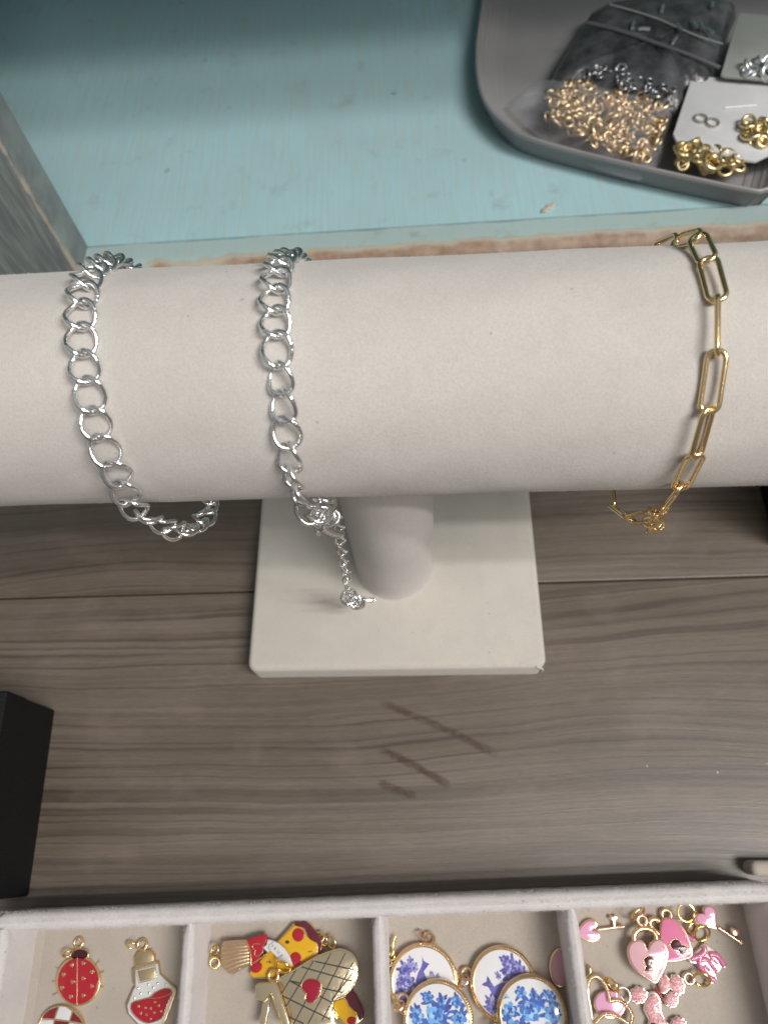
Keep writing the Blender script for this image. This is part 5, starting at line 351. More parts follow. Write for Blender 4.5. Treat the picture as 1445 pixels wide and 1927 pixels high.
# ------------------------------------------------------------------ bracelet stand
stand = tag(empty('bracelet_stand'), 'cream velvet T-bar bracelet display stand on a square base', 'display stand')
b = MB(); b.prism(rrect(-49.4, 49.4, -37.6, 42, 3.2, 6), .05, 10, 1.8, 4)
b.fuzz([((random.uniform(-48, 48), random.choice([random.uniform(-37, -33), random.uniform(-36, 30)]), 9.9), (0, 0, 1)) for _ in range(9000)], .32, .03)
b.build('base', 'velvet_base', stand)
MB().tube(smooth_poly([(46.0, -37.2, 9.4), (47.6, -37.5, 8.0), (48.7, -37.2, 5.0), (49.0, -37.0, 1.2)], 4, False), .38, 7).build('corner_fold', 'velvet_base', stand)
MB().tube([(13.75*math.cos(2*math.pi*k/48), 13.75*math.sin(2*math.pi*k/48), 10.05) for k in range(48)], .32, 6, True).build('fabric_hem', 'velvet_bar', stand)
post = MB(); rings = []
for z in (9.6, 10.2, 11, 14, 40, 70, 100): 
    rr = 13.4 + (.5 if z < 10.5 else .15 if z < 12 else 0); rings.append([(rr*math.cos(2*math.pi*k/48), rr*math.sin(2*math.pi*k/48), z) for k in range(48)])
post.loft(rings); post.build('post', 'velvet_bar', stand)
bar = MB(); rings = []
for x, rr in [(-122, 20), (-121.8, 23.2), (-121, 24.5), (-119.5, 25)] + [(-115+i*5, 25) for i in range(47)] + [(119.5, 25), (121, 24.5), (121.8, 23.2), (122, 20)]:
    rings.append([(x, (rr+(.10*math.sin(x*.13+k*.7)+.06*math.sin(x*.31-k*.4) if rr == 25 else 0))*math.cos(2*math.pi*k/96), 117.5+(rr+(.10*math.sin(x*.13+k*.7) if rr == 25 else 0))*math.sin(2*math.pi*k/96)) for k in range(96)])
bar.loft(rings)
pts = []
for _ in range(42000):
    a = random.uniform(0, 2*math.pi) if random.random() < .3 else random.uniform(math.radians(20), math.radians(215)); x = random.uniform(-100, 105)
    pts.append(((x, 24.95*math.cos(a), 117.5+24.95*math.sin(a)), (0, math.cos(a), math.sin(a))))
bar.fuzz(pts, .34, .022); bar.build('bar', 'velvet_bar', stand)
# ------------------------------------------------------------------ bracelets
def frame(a, b, axis=True):
    a = Vector(a); b = Vector(b); T = (b-a).normalized(); mid = (a+b)/2; N = Vector((0, mid.y, mid.z-117.5)); N = (N - T*N.dot(T)).normalized(); return mid, T, N, T.cross(N)
def curb_link(mb, a, b, wdt, r, rollj=0.0, twist=.80, n=30, sides=8):
    mid, T, N, B = frame(a, b); q = Matrix.Rotation(rollj, 3, T); N = q @ N; B = q @ B
    L = (Vector(b)-Vector(a)).length; ha = L/2 + r*1.05; hb = wdt/2 - r; path = []
    for k in range(n):
        th = 2*math.pi*k/n; ct, st = math.cos(th), math.sin(th); e = abs(ct)**.9*(1 if ct > 0 else -1); ph = twist*ct
        path.append(mid + T*(ha*e) + B*(hb*st*math.cos(ph)) + N*(hb*st*math.sin(ph)))
    mb.tube(path, r, sides, True); return mb
def oval_link(mb, a, b, wdt, r, rollj=0.0, n=10, sides=8):
    mid, T, N, B = frame(a, b); q = Matrix.Rotation(rollj, 3, T); B = q @ B
    L = (Vector(b)-Vector(a)).length; ha = L/2 + r*.9; hb = wdt/2 - r; path = []
    for s_ in (1, -1):
        for k in range(n+1):
            th = -math.pi/2 + math.pi*k/n; path.append(mid + T*s_*(ha-hb + hb*math.cos(th)) + B*s_*(hb*math.sin(th)))
    mb.tube(path, r, sides, True); return mb
def ringmesh(mb, c, R, r, az=0, tilt=0, n=20, sides=7, T=None):
    q = Matrix.Rotation(math.radians(az), 3, 'Z') @ Matrix.Rotation(math.radians(tilt), 3, 'X'); c = Vector(c)
    return mb.tube([c + q @ Vector((R*math.cos(2*math.pi*k/n), R*math.sin(2*math.pi*k/n), 0)) for k in range(n)], r, sides, True)
br1 = tag(empty('silver_bracelet', (-50, 0, 142.5)), 'silver curb chain bracelet hanging on the left end of the bar', 'bracelet')
br2 = tag(empty('silver_bracelet', (-15, 0, 142.5)), 'silver curb chain bracelet with dangling extender chain beside the post', 'bracelet')
br3 = tag(empty('gold_bracelet', (62, 0, 142.5)), 'gold paperclip link bracelet hanging on the right part of the bar', 'bracelet')
def rel(o, mb): mb.v = [(x-o.location.x/MM, y-o.location.y/MM, z-o.location.z/MM) for x, y, z in mb.v]; return mb
def lerp_jit(P): return [Vector(p) for p in P]
seq = lerp_jit(CHAINS['S1'] + CHAINS['S1b']); seq.append(seq[0])
for i in range(len(seq)-1):
    jit = random.uniform(-.12, .12) + (.18*math.sin(i*.9))
    if 15 <= i: jit += random.uniform(-.5, .5)
    a, b_ = seq[i], seq[i+1]
    rel(br1, curb_link(MB(), a, b_, 6.4, .50, jit-.28, .62)).build('link', 'silver', br1, True, 180)
seq = lerp_jit(CHAINS['S2'] + CHAINS['S2b']); seq.append(seq[0])
rolls = {8: .52, 9: .5, 10: .1, 11: .55, 12: .8, 13: .9}
for i in range(len(seq)-1):
    a, b_ = seq[i], seq[i+1]
    rel(br2, curb_link(MB(), a, b_, 6.3, .50, rolls.get(i, .12*math.sin(i*1.3)-.1), .5 if i in rolls else .64)).build('link', 'silver', br2, True, 180)
# lobster clasp and cluster under the bar
cl = MB(); c0 = Vector((-11.8, -26.5, 105.5))
for dx, dy, dz, R_, az, tl in ((0, 0, 0, 2.3, 20, 60), (-1.2, -.5, -1.5, 2.2, -40, 75), (1.3, .4, -1.2, 2.0, 75, 50), (1.9, 1.2, -3.0, 1.7, 10, 30)):
    rel(br2, ringmesh(MB(), c0+Vector((dx, dy, dz)), R_, .42, az, tl)).build('clasp_ring', 'silver', br2, True, 180)
rel(br2, MB().tube(smooth_poly([(-12.6, -27, 103.5), (-11.2, -27.5, 101), (-9.4, -27.6, 98.6), (-8.2, -27.2, 97.2)], 4, False), .95, 10)).build('lobster_clasp', 'silver', br2)
rel(br2, MB().tube(smooth_poly([(-13.2, -27, 101.5), (-13.6, -27.4, 99.5), (-13.2, -27.4, 98)], 3, False), .5, 8)).build('clasp_lever', 'silver', br2)
ext = [(-11.6, -24.5, 102.5), (-10.6, -22.5, 99.5), (-9.9, -20.6, 95.2)]
z = 95.2
while z > 36:
    z -= 3.9; f = (95.2-z)/70; ext.append((-9.9-3.6*f+random.uniform(-.25, .25), -20.6+1.2*f+random.uniform(-.2, .2), z))
for i in range(len(ext)-1):
    rel(br2, curb_link(MB(), ext[i], ext[i+1], 3.1, .30, (i % 2)*1.35+random.uniform(-.4, .4), .7, 20, 6)).build('extender_link', 'silver', br2, True, 180)
e = Vector(ext[-1])
for dz, R_, az, tl, dx in ((-2.6, 2.5, 30, 50, -.6), (-5.2, 2.4, -30, 70, .2), (-7.4, 2.2, 80, 35, 1.2), (-9.5, 2.0, 10, 60, 1.8)):
    rel(br2, ringmesh(MB(), e+Vector((dx, 0, dz)), R_, .5, az, tl)).build('end_ring', 'silver', br2, True, 180)
rel(br2, MB().ball((-10.4, -14.4, 12.4), .95, 12, 8)).build('end_bead', 'silver', br2, True, 180)
rel(br2, MB().tube([(-10.4, -14.4, 12.4), (-7.3, -14.1, 11.4)], .42, 8)).build('end_pin', 'silver_dark', br2)
rel(br2, MB().ball((-7.1, -14.1, 11.3), .85, 12, 8)).build('end_bead', 'silver', br2, True, 180)
rel(br2, MB().tube(smooth_poly([tuple(e+Vector((1.8, 0, -11))), (-11.6, -16.4, 15.5), (-10.4, -14.4, 12.6)], 4, False), .3, 6)).build('end_wire', 'silver', br2)
seq = lerp_jit(CHAINS['G'] + CHAINS['Gb']); seq.append(seq[0])
grl = {0: .9, 1: .55, 2: .35, 3: -1.15, 4: .30, 5: -.62, 6: .0, 7: -.95, 9: .8, 10: .5}
for i in range(len(seq)-1):
    if i == 8: continue
    a, b_ = seq[i], seq[i+1]
    rel(br3, oval_link(MB(), a, b_, 4.1, .50, grl.get(i, (i % 2)*1.4))).build('link', 'chain_gold', br3, True, 180)
g8 = (seq[8]+seq[9])/2 + Vector((-.3, -1.2, -.8)); q = Matrix.Rotation(-.72, 3, 'X') @ Matrix.Rotation(.3, 3, 'Y') @ Matrix.Rotation(.6, 3, 'Z')
def obox(c, sx, sy, sz, bev, name, mat, par, rot=q):
    mb = MB(); mb.prism(rrect(-sx/2, sx/2, -sy/2, sy/2, min(sx, sy)*.22, 3), -sz/2, sz/2, bev); mb.v = [tuple(Vector(c)+rot @ Vector(vv)) for vv in mb.v]; rel(par, mb).build(name, mat, par)
ax = q @ Vector((1, 0, 0)); ay = q @ Vector((0, 0, 1))
obox(g8, 2.2, 1.6, 3.6, .5, 'clasp_body', 'chain_gold', br3); obox(g8-ax*1.7+ay*.5, 1.2, 1.3, 2.9, .4, 'clasp_plate', 'chain_gold', br3); obox(g8+ax*1.6-ay*.2, 1.1, 1.3, 2.7, .4, 'clasp_plate', 'chain_gold', br3)
obox(g8-ay*2.5-ax*.2, 1.2, 1.1, 1.8, .35, 'clasp_tongue', 'chain_gold', br3)
for k, (dx_, dy_, az_, tl_) in enumerate(((1.6, 2.2, 30, 70), (-1.9, -.6, -30, 60), (.2, 1.5, 70, 40), (-2.3, 1.6, 100, 50), (1.9, -1.4, 10, 20))): rel(br3, ringmesh(MB(), g8+ax*dx_+ay*dy_, 1.3, .30, az_, tl_)).build('clasp_ring', 'chain_gold', br3)
# ------------------------------------------------------------------ charm tray
tray = tag(empty('charm_tray', (0, -103.4, 0), 2.15), 'cream velvet tray with four compartments of charms along the bottom edge', 'tray')
TH = 19.0
def wall_mesh(L, w, h, r, fz):
    prof = [(-w/2, .1), (-w/2, h-r)] + [(-w/2+r-r*math.cos(math.radians(a)), h-r+r*math.sin(math.radians(a))) for a in (30, 60, 90)] + [(w/2-r+r*math.sin(math.radians(a)), h-r+r*math.cos(math.radians(a))) for a in (0, 30, 60, 90)] + [(w/2, .1)]
    n = max(2, int(L/3)); mb = MB(); rings = []
    for i in range(n+1):
        x = -L/2+L*i/n; e = min(x+L/2, L/2-x); k = 1 if e > 1.5 else .55+.3*e
        rings.append([(x, y*(k if zz > 1 else 1)+.08*math.sin(x*.7), zz-(.5*(1-k) if zz > h-r-.1 else 0)+.06*math.sin(x*.9+1)*(zz > 5)) for y, zz in prof])
    mb.loft(rings)
    pts = []
    for _ in range(int(L*fz)):
        x = random.uniform(-L/2, L/2); a = random.uniform(-100, 100); ca, sa = math.cos(math.radians(a)), math.sin(math.radians(a))
        y = sa*(w/2-.05) if abs(a) > 25 else random.uniform(-w/2+r, w/2-r); zz = h-r+r*ca if abs(a) < 90 else random.uniform(h-6, h-r)
        pts.append(((x, y, zz-.05), (0, sa, max(.1, ca))))
    return mb.fuzz(pts, .62, .03)
def wall(name, x0, y0, x1, y1, w, h, fz=60):
    L = math.hypot(x1-x0, y1-y0); o = wall_mesh(L, w, h, min(1.9, w*.48), fz).build(name, 'velvet_tray', tray); o.location = Vector(((x0+x1)/2, (y0+y1)/2, 0))*MM; o.rotation_euler.z = math.atan2(y1-y0, x1-x0); return o
XL, XR = -113.8, 104.6
wall('back_wall', XL, -2.4, XR, -2.4, 4.8, TH, 170)
wall('side_wall', XL+2.3, -4.2, XL+2.3, -128, 4.6, TH-.15); wall('side_wall', XR-2.3, -4.2, XR-2.3, -128, 4.6, TH-.15); wall('front_wall', XL, -128.5, XR, -128.5, 4.8, TH, 5)
for x in (-58.0, -5.0, 47.9): wall('divider', x, -4.3, x, -126.5, 3.6, TH-.8)
f_ = MB().box(XL+1, XR-1, -127, -2, .3, 2.1); f_.fuzz([((random.uniform(-108, 100), random.uniform(-40, -5), 2.05), (0, 0, 1)) for _ in range(9000)], .3, .03); f_.build('floor', 'velvet_floor', tray)
MB().prism(rrect(-106.2, -60.4, -60, -5.2, .6, 2), 2.1, 2.32, .1).build('liner_card', 'velvet_floor', tray)
# ------------------------------------------------------------------ charms
def heart_pts(s, rot=0, n=16):
    o = []
    for i in range(n):
        t_ = 2*math.pi*i/n; x = math.sin(t_)**3*s; y = (13*math.cos(t_)-5*math.cos(2*t_)-2*math.cos(3*t_)-math.cos(4*t_))/16*s; o.append((x*math.cos(rot)-y*math.sin(rot), x*math.sin(rot)+y*math.cos(rot)))
    return o
def glyphs(text):
    out = []
    for ch in text:
        cu = bpy.data.curves.new('glyph', 'FONT'); cu.body = ch; cu.align_x = 'CENTER'; cu.align_y = 'CENTER'; cu.extrude = 0.0; ob = bpy.data.objects.new('glyph', cu); COL.objects.link(ob)
        dg = bpy.context.evaluated_depsgraph_get(); me = bpy.data.meshes.new_from_object(ob.evaluated_get(dg)); out.append(([tuple(v.co) for v in me.vertices], [tuple(p.vertices) for p in me.polygons]))
        bpy.data.objects.remove(ob); bpy.data.meshes.remove(me); bpy.data.curves.remove(cu)
    return out
BLUES = [(.012, .04, .30), (.02, .09, .42), (.04, .18, .55), (.13, .38, .72), (.30, .55, .80)]
VIOL = [(.035, .025, .22), (.07, .06, .34), (.13, .11, .45), (.26, .24, .58), (.42, .42, .70)]
def pendant(c):
    md = c['med']; R = md['R']; Rp = R*.875; root = tag(empty(c['name'], c['loc']), c['label'], c['cat'])
    circ = [(R*math.cos(2*math.pi*k/64), R*math.sin(2*math.pi*k/64)) for k in range(64)]
    MB().prism(circ, 0, 2.0, .5, 3).build('setting', 'gold_rose', root)
    MB().tube([(R*.905*math.cos(2*math.pi*k/64), R*.905*math.sin(2*math.pi*k/64), 2.1) for k in range(64)], R*.035, 8, True).build('bezel', 'gold', root)
    bd = MB()
    for k in range(92):
        a = 2*math.pi*k/92; bd.tube([(R*(.955-.03)*math.cos(a-.02), R*(.955-.03)*math.sin(a-.02), 2.25), (R*(.955+.03)*math.cos(a+.02), R*(.955+.03)*math.sin(a+.02), 2.15)], R*.026, 5)
    bd.build('beaded_edge', 'gold_bright', root)
    H = .75; dome = lambda x, y: 1.95 + H*math.sqrt(max(0., 1-(x*x+y*y)/(Rp*Rp)*.86))
    g = MB(); rings = []
    for r_ in (1.0, .97, .9, .75, .5, .25, .05): rings.append([(Rp*r_*math.cos(2*math.pi*k/64), Rp*r_*math.sin(2*math.pi*k/64), dome(Rp*r_, 0)) for k in range(64)])
    g.loft(rings, False, True); cab_ = g.build('cabochon', 'porcelain', root, True, 180)
    p = MB(); p.a = []; lay = [0]
    def blob(pts, col):
        pts = [(x*Rp, y*Rp) for x, y in pts]; pts = [(x, y) if math.hypot(x, y) < Rp*.985 else (x*Rp*.985/math.hypot(x, y), y*Rp*.985/math.hypot(x, y)) for x, y in pts]
        cx = sum(q_[0] for q_ in pts)/len(pts); cy = sum(q_[1] for q_ in pts)/len(pts); lay[0] += 1; dz = .03+lay[0]*.0002
        mid = [((x+cx)/2, (y+cy)/2) for x, y in pts]; n = len(pts); o = len(p.v)
        p.v += [(x, y, dome(x, y)+dz) for x, y in pts]+[(x, y, dome(x, y)+dz) for x, y in mid]+[(cx, cy, dome(cx, cy)+dz)]
        for i in range(n): j = (i+1) % n; p.f += [(o+i, o+j, o+n+j, o+n+i), (o+n+i, o+n+j, o+2*n)]
        j = random.uniform(.8, 1.25); p.a += [tuple(min(1, q_*j) for q_ in col)]*(2*n+1)
    def petal(cx, cy, L, w, a, col, n=9):
        o = []
        for k in range(n):
            t_ = 2*math.pi*k/n; x = L/2*(1+math.cos(t_)); y = w/2*math.sin(t_)*(.8+.2*math.cos(t_)); o.append((cx+x*math.cos(a)-y*math.sin(a), cy+x*math.sin(a)+y*math.cos(a)))
        blob(o, col)
    def flower(cx, cy, s, pal, leaves=True):
        if leaves:
            for k in range(random.randint(2, 4)): petal(cx, cy, s*random.uniform(1.3, 1.8), s*.55, random.uniform(0, 6.28), pal[random.choice([0, 1, 1])])
        a0 = random.uniform(0, 6.28)
        for k in range(6): petal(cx, cy, s, s*.8, a0+k*1.047, pal[random.choice([1, 2, 3])])
        for k in range(5): petal(cx, cy, s*.66, s*.6, a0+.5+k*1.256, pal[random.choice([2, 3, 4])])
        for k in range(4): petal(cx, cy, s*.42, s*.34, a0+k*1.57, pal[random.choice([0, 1])])
        for k in range(4):
            aa = a0+k*1.7; petal(cx+s*.5*math.cos(aa), cy+s*.5*math.sin(aa), s*.5, s*.09, aa+1.4, pal[4])
    if md['print'] == 'rose':
        for k in range(60): petal(random.uniform(-.85, .85), random.uniform(-.85, .5), random.uniform(.22, .4), random.uniform(.09, .15), random.uniform(0, 6.28), random.choice(BLUES))
        for x, y, s in ((-.32, .62, .2), (.62, .52, .2), (-.7, .12, .25), (.1, .55, .16), (.66, .05, .28), (-.62, -.35, .27), (.55, -.45, .3), (0, -.62, .3), (-.05, .16, .36)): flower(x, y, s, BLUES)
        petal(.12, .45, .32, .13, 1.7, BLUES[0]); petal(.25, .4, .3, .13, .9, BLUES[1])
    else:
        left = md['print'] == 'deer_left'
        deer = [(-.75, -.03), (-.66, -.06), (-.6, -.06), (-.52, -.1), (-.44, -.24), (-.36, -.38), (-.1, -.44), (.22, -.42), (.3, -.2), (.22, .0), (.0, .06), (-.22, -.02), (-.36, -.1), (-.46, .02), (-.5, .08), (-.54, .24), (-.58, .06), (-.66, .03)]
        if left:
            for k in range(5): blob([(x*(1-.02*k)+.0, y*(1-.03*k)-.01*k) for x, y in deer], VIOL[min(4, 2+k//2)]) if k < 2 else None
            blob(deer[:6]+deer[12:], VIOL[1])
            for x, y, s in ((.12, .68, .17), (.34, .56, .2), (.55, .38, .2), (.3, .3, .22), (.1, .35, .12), (.62, .1, .18), (-.16, .22, .09), (-.5, -.52, .15), (-.36, -.68, .2), (-.2, -.5, .14), (-.55, -.72, .14), (.45, .2, .2), (.2, .5, .16), (.7, .28, .16), (.05, -.6, .2)): flower(x, y, s*1.12, VIOL)
        else:
            d2 = [(-.04, .74), (.02, .62), (.09, .58), (.2, .54), (.1, .48), (.04, .42), (.0, .28), (.06, .12), (.16, .0), (.2, -.15), (-.2, -.2), (-.26, .08), (-.18, .28), (-.08, .44), (-.03, .56)]
            blob(d2, VIOL[2]); blob(d2[:7]+d2[12:], VIOL[1])
            for x, y, s in ((-.42, .6, .13), (-.56, .38, .22), (-.3, .42, .14), (-.7, .1, .2), (-.48, .02, .22), (-.78, -.2, .16), (-.5, -.32, .24), (-.25, -.2, .16), (-.66, -.5, .2), (-.35, -.6, .22), (-.1, -.5, .2), (.2, -.3, .16), (.26, .28, .07), (.46, .22, .05), (.6, -.02, .1), (.5, -.3, .2)): flower(x, y, s, VIOL)
    p.build('print', 'print', cab_, True, 180)
    a = math.radians(md['loopang']); L = (R+1.0)
    ringmesh(MB(), (L*math.cos(a), L*math.sin(a), 1.2), 1.45, .42, math.degrees(a), 8).build('loop', 'gold', root)
    ringmesh(MB(), ((L+.6)*math.cos(a+.16), (L+.6)*math.sin(a+.16), 1.4), 1.6, .3, math.degrees(a)+60, 62).build('jump_ring', 'gold_rose', root)
    return root
def build_charm(c):
    if 'med' in c: return pendant(c)
    root = tag(empty(c['name'], c['loc']), c['label'], c['cat'])
    for q_ in c['parts']:
        k = q_['k']; mb = MB()
        if k == 'plate': mb.prism(smooth_poly(q_['p'], q_['sm']) if q_['sm'] else q_['p'], q_['z0'], q_['z1'], q_['bev'])
        elif k == 'line': mb.tube([(x, y, q_['z']) for x, y in (smooth_poly(q_['p'], max(1, q_['sm']), q_['closed']))], q_['r'], 8, q_['closed'])
        elif k == 'ring': ringmesh(mb, (*q_['p'], q_['z']), q_['R'], q_['r'], q_['az'], q_['tilt'], 26, 8)
        elif k == 'dots':
            for x, y in q_['p']: mb.ball((x, y, q_['z']), q_['r'], 8, 5, q_['flat'])
        elif k == 'hearts':
            for x, y in q_['p']: mb.prism([(x+a, y+b) for a, b in heart_pts(q_['s'], random.uniform(-.5, .5))], q_['z']-.2, q_['z']+.08, .05)
        elif k == 'text':
            for (vs, fs), (x, y), r_ in zip(glyphs(q_['text']), q_['p'], q_['rot']):
                r_ = math.radians(r_); s = q_['size']; mb.add([(x+(vx*math.cos(r_)-vy*math.sin(r_))*s, y+(vx*math.sin(r_)+vy*math.cos(r_))*s, q_['z']) for vx, vy, vz in vs], fs)
        mb.build(q_['n'], q_['m'], root, True, 50)
    return root
for c in CHARMS: build_charm(c)
# ------------------------------------------------------------------ boxes at the edges
def rbox(name, mat, w, d, h, loc, rz, label, cat, bev=.8):
    root = tag(empty(name, loc, rz), label, cat)
    MB().prism(rrect(-w/2, w/2, -d/2, d/2, 1.0, 3), .05, h*.62, .3).build('box_body', mat, root); MB().prism(rrect(-w/2-.25, w/2+.25, -d/2-.25, d/2+.25, 1.0, 3), h*.62+.05, h, bev).build('lid', mat, root); return root
rbox('jewelry_box', 'black_leather', 90, 57, 31, (-161.2, -78.5, 0), 3.2, 'black textured jewelry box at the left edge of the table', 'box')
rbox('jewelry_box', 'black_leather', 70, 60, 120, (171, 36, 0), 0, 'added black box past the right end of the bar, shading the table', 'box')  # added box, made tall so its shadow darkens the table's right edge
pad = tag(MB().prism(rrect(103.0, 150, -98.3, -94.2, 2.0, 5), .05, 6.5, 1.8, 4).build('velvet_pad', 'velvet_floor'), 'rounded cream velvet pad peeking out behind the right end of the charm tray', 'pad')
# ------------------------------------------------------------------ grey bin and its contents
binr = tag(empty('plastic_bin', (90, 180, 39.7)), 'grey plastic bin full of jewelry findings on the teal shelf', 'bin')
rim_o = smooth_poly([(50, 312), (42.7, 257), (37.8, 219), (38.6, 190), (46, 172.5), (56.5, 162), (87, 147), (130, 129.2), (139.5, 127.6), (148, 134), (166, 185), (190, 250), (205, 315), (190, 330), (65, 330)], 5)
def off(poly, d, z): 
    a = sum(poly[i-1][0]*poly[i][1]-poly[i][0]*poly[i-1][1] for i in range(len(poly))); q_ = poly if a > 0 else poly[::-1]
    return [(x, y, z) for x, y in inset(q_, d)]
mb = MB(); rr = [off(rim_o, 5.2, 39.75), off(rim_o, 4.4, 40.2), off(rim_o, 1.6, 47.4), off(rim_o, .5, 48.6), off(rim_o, .1, 49.6), off(rim_o, .35, 50.6), off(rim_o, .95, 51.0), off(rim_o, 1.6, 50.6), off(rim_o, 2.0, 49.8)]
for k, (dd, zz) in enumerate(((2.6, 48.6), (4.2, 46.6), (6.4, 44.8), (9.0, 43.4), (12.0, 42.5))): rr += [off(rim_o, dd, zz), off(rim_o, dd+.7, zz-.25), off(rim_o, dd+.95, zz-.65)]
rr += [off(rim_o, 18.5, 41.6)]
mb.loft(rr, True, True); rel(binr, mb).build('shell', 'bin_plastic', binr, True, 35)
def pillow(outline, z, h, name, mat, par, wr=.8):
    P = smooth_poly(outline, 4); cx = sum(p[0] for p in P)/len(P); cy = sum(p[1] for p in P)/len(P); mb = MB(); rings = []
    for k, (s, zz) in enumerate(((.2, 0), (.6, .0), (1.0, .1), (1.0, .25), (.94, .55), (.82, .82), (.6, 1.0), (.3, 1.05), (.05, 1.02))):
        rings.append([(cx+(x-cx)*s, cy+(y-cy)*s, z+h*zz+(wr*math.sin(x*.55+k)*math.cos(y*.43+k*.7) if 3 < k else 0)) for x, y in P])
    mb.loft(rings); return rel(par, mb).build(name, mat, par, True, 180) if par.name.startswith(('zip', 'dark')) else rel(par, mb).build(name, mat, par)
dark = tag(empty('dark_bag', (95, 200, 43)), 'dark glossy zip bag of silver findings at the back of the grey bin', 'bag')
pillow([(81.5, 228), (66.8, 195), (74.5, 189), (114.5, 170.5), (120, 182), (131, 182), (145.9, 223), (150, 245), (99, 248)], 43.5, 14.5, 'film', 'dark_film', dark, .9)
rel(dark, MB().tube(smooth_poly([(84.5, 221.5, 58.2), (95.8, 213.5, 59.2), (119.4, 196.2, 59.2), (132.3, 188.5, 57.5)], 6, False), .8, 8)).build('zip_strip', 'zip_film', dark)
rel(dark, MB().tube(smooth_poly([(95, 233, 58.5), (111, 220.5, 59.5), (125.5, 208, 59), (136, 202.6, 58)], 6, False), .35, 8)).build('seam', 'grey_card', dark)
sb = tag(empty('clear_bag', (80, 165, 43)), 'clear plastic zip bag holding the rose gold jump rings in the bin', 'bag')
pillow([(51, 188), (52.5, 191), (58, 198), (61, 199), (76.6, 196.5), (97, 187), (114, 178.5), (116.5, 176), (111, 161), (106, 151), (99.5, 144.5), (95, 143.8), (80, 152), (63.4, 168)], 43.5, 11.0, 'film', 'clear_film', sb, .35)
def inside(p, poly):
    c_ = False; x, y = p
    for i in range(len(poly)):
        (x1, y1), (x2, y2) = poly[i-1], poly[i]
        if (y1 > y) != (y2 > y) and x < (x2-x1)*(y-y1)/(y2-y1)+x1: c_ = not c_
    return c_
def heap(name, poly, n, R, mat, zr, label, cat, group):
    me = None; xs_ = [p[0] for p in poly]; ys_ = [p[1] for p in poly]; k = 0; cx = sum(xs_)/len(xs_); cy = sum(ys_)/len(ys_)
    while k < n:
        x, y = random.uniform(min(xs_), max(xs_)), random.uniform(min(ys_), max(ys_))
        if not inside((x, y), poly): continue
        if me is None: me = ringmesh(MB(), (0, 0, 0), R, R*.29, 0, 0, 14, 7).mesh(name, True, 180); me.materials.append(MATS[mat])
        o = link(name, me); o.location = Vector((x, y, random.uniform(*zr)))*MM; o.rotation_euler = (random.gauss(0, .55), random.gauss(0, .55), random.uniform(0, 6)); s = random.uniform(.8, 1.15) if random.random() < .85 else 1.45; o.scale = (s, s, s)
        tag(o, label, cat, group); k += 1
heap('jump_ring', [(63.7, 171.6), (63.2, 175.4), (66.8, 186.7), (77.6, 193.6), (83.9, 190.4), (96.4, 184.1), (109.1, 176.6), (107.1, 159.6), (98.5, 145), (89.8, 149.2), (83.8, 156.6), (77, 160.7), (70.5, 167.4)], 285, 1.72, 'bin_gold', (48.8, 53.6), 'small rose gold jump ring heaped in the clear bag in the bin', 'jump ring', 'rose gold jump rings in the clear bag')
heap('jump_ring', [(108.8, 142.5), (113.9, 152.5), (125, 146.5), (133.2, 138.4), (123.9, 137.2), (114.6, 139.8)], 40, 2.3, 'bin_gold2', (51, 55.5), 'small yellow gold jump ring heaped in front of the white card in the bin', 'jump ring', 'yellow gold jump rings before the white card')
heap('silver_ring', [(76, 191.5), (85, 196), (99, 190), (112, 181), (113.8, 172.5), (104, 175.5), (92, 183)], 40, 1.35, 'silver_dim', (55.6, 57.4), 'small silver jump ring along the near edge of the dark bag', 'jump ring', 'silver jump rings on the dark bag')
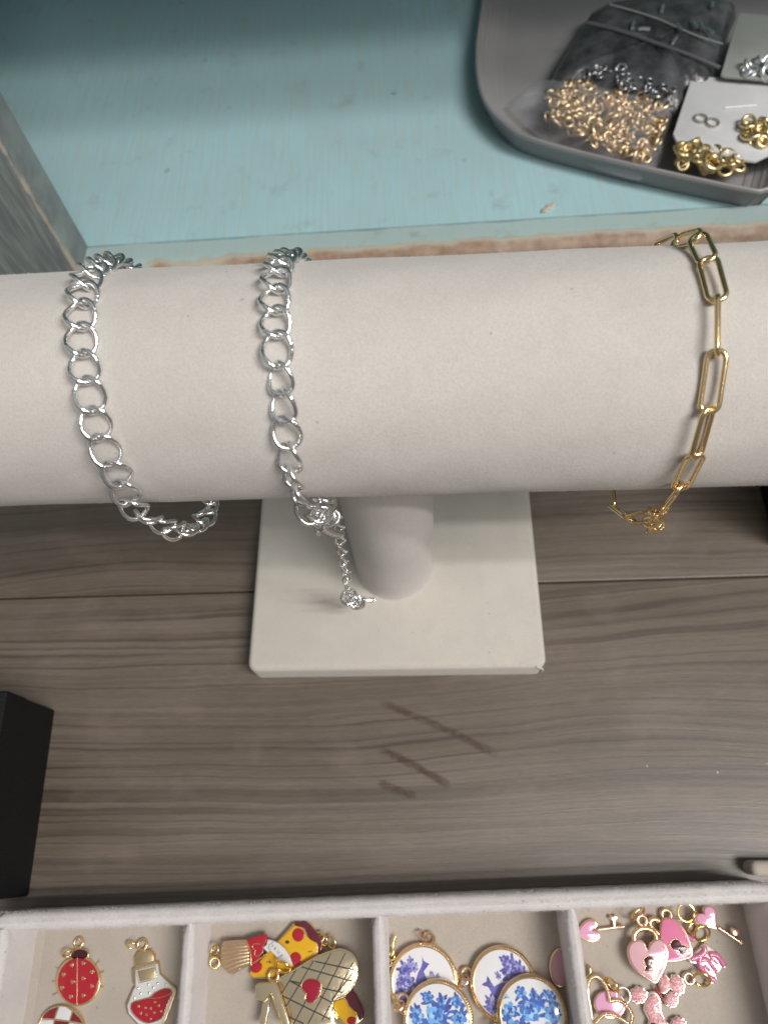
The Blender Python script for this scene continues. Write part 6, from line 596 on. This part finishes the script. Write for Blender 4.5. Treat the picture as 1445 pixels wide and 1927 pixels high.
for x, y, a in ((115.6, 226.4, .4), (120, 213, .9), (126.4, 213.9, 1.0), (129.1, 212.9, .8), (131.7, 209.2, 1.2), (135.9, 226.4, .6), (116.9, 204.5, .2), (102, 216.4, .5), (106, 213, 2.2)):
    o = MB().tube([(-2.2, 0, 0), (-.8, .3, .3), (.8, -.2, .2), (2.2, 0, 0)], .7, 8).build('silver_finding', 'silver_dark'); o.location = Vector((x, y, 59.4))*MM; o.rotation_euler.z = a+.9
    tag(o, 'bright silver finding glinting on top of the dark bag', 'finding', 'silver findings on the dark bag')
def card(name, poly, z, mat, label, cat, slope=(0, 0)):
    root = tag(empty(name, (poly[0][0], poly[0][1], z)), label, cat); mb = MB(); mb.prism(poly, 0, .9, .25); mb.v = [(x-poly[0][0], y-poly[0][1], zz+slope[0]*(x-poly[0][0])+slope[1]*(y-poly[0][1])) for x, y, zz in mb.v]; mb.build('sheet', mat, root); return root
gc = card('grey_card', [(146.8, 223), (131.7, 184), (133, 182.6), (172, 174), (184, 213)], 57, 'grey_card', 'grey card holding silver rings in the back right of the bin', 'card')
wc = card('white_card', [(122.4, 188.4), (109.2, 155), (109.8, 151.4), (123.6, 143.4), (133, 138.8), (136.2, 138), (141.6, 141), (152, 141), (163, 181)], 54, 'white_card', 'white card with a staple and gold rings at the right of the bin', 'card')
MB().tube([(8.5, -20.6, 1.0), (8.5, -20.6, 1.25), (20.4, -20.2, 1.25), (20.4, -20.2, 1.0)], .28, 6).build('staple', 'silver_dark', wc)
for x, y in ((120.6, 162.4), (124.6, 159.6)):
    o = ringmesh(MB(), (0, 0, 0), 2.3, .42, 0, 0, 22, 7).build('card_ring', 'silver_gold'); o.location = Vector((x, y, 55.4))*MM; tag(o, 'thin pale gold ring of the lone pair on the white card', 'ring', 'pair of rings on the white card')
heap('card_ring', [(134.4, 153), (137.3, 158), (145, 156.5), (148, 151), (142, 145), (137.5, 146)], 26, 2.2, 'bin_gold2', (55.6, 57.5), 'gold ring in the cluster at the right side of the white card', 'ring', 'gold ring cluster on the white card')
heap('silver_ring', [(139.6, 186.7), (144.3, 190.1), (150.6, 189.5), (151.7, 182), (141, 182)], 12, 2.0, 'silver_dark', (58.6, 59.6), 'silver ring in the small cluster on the grey card', 'ring', 'silver rings on the grey card')
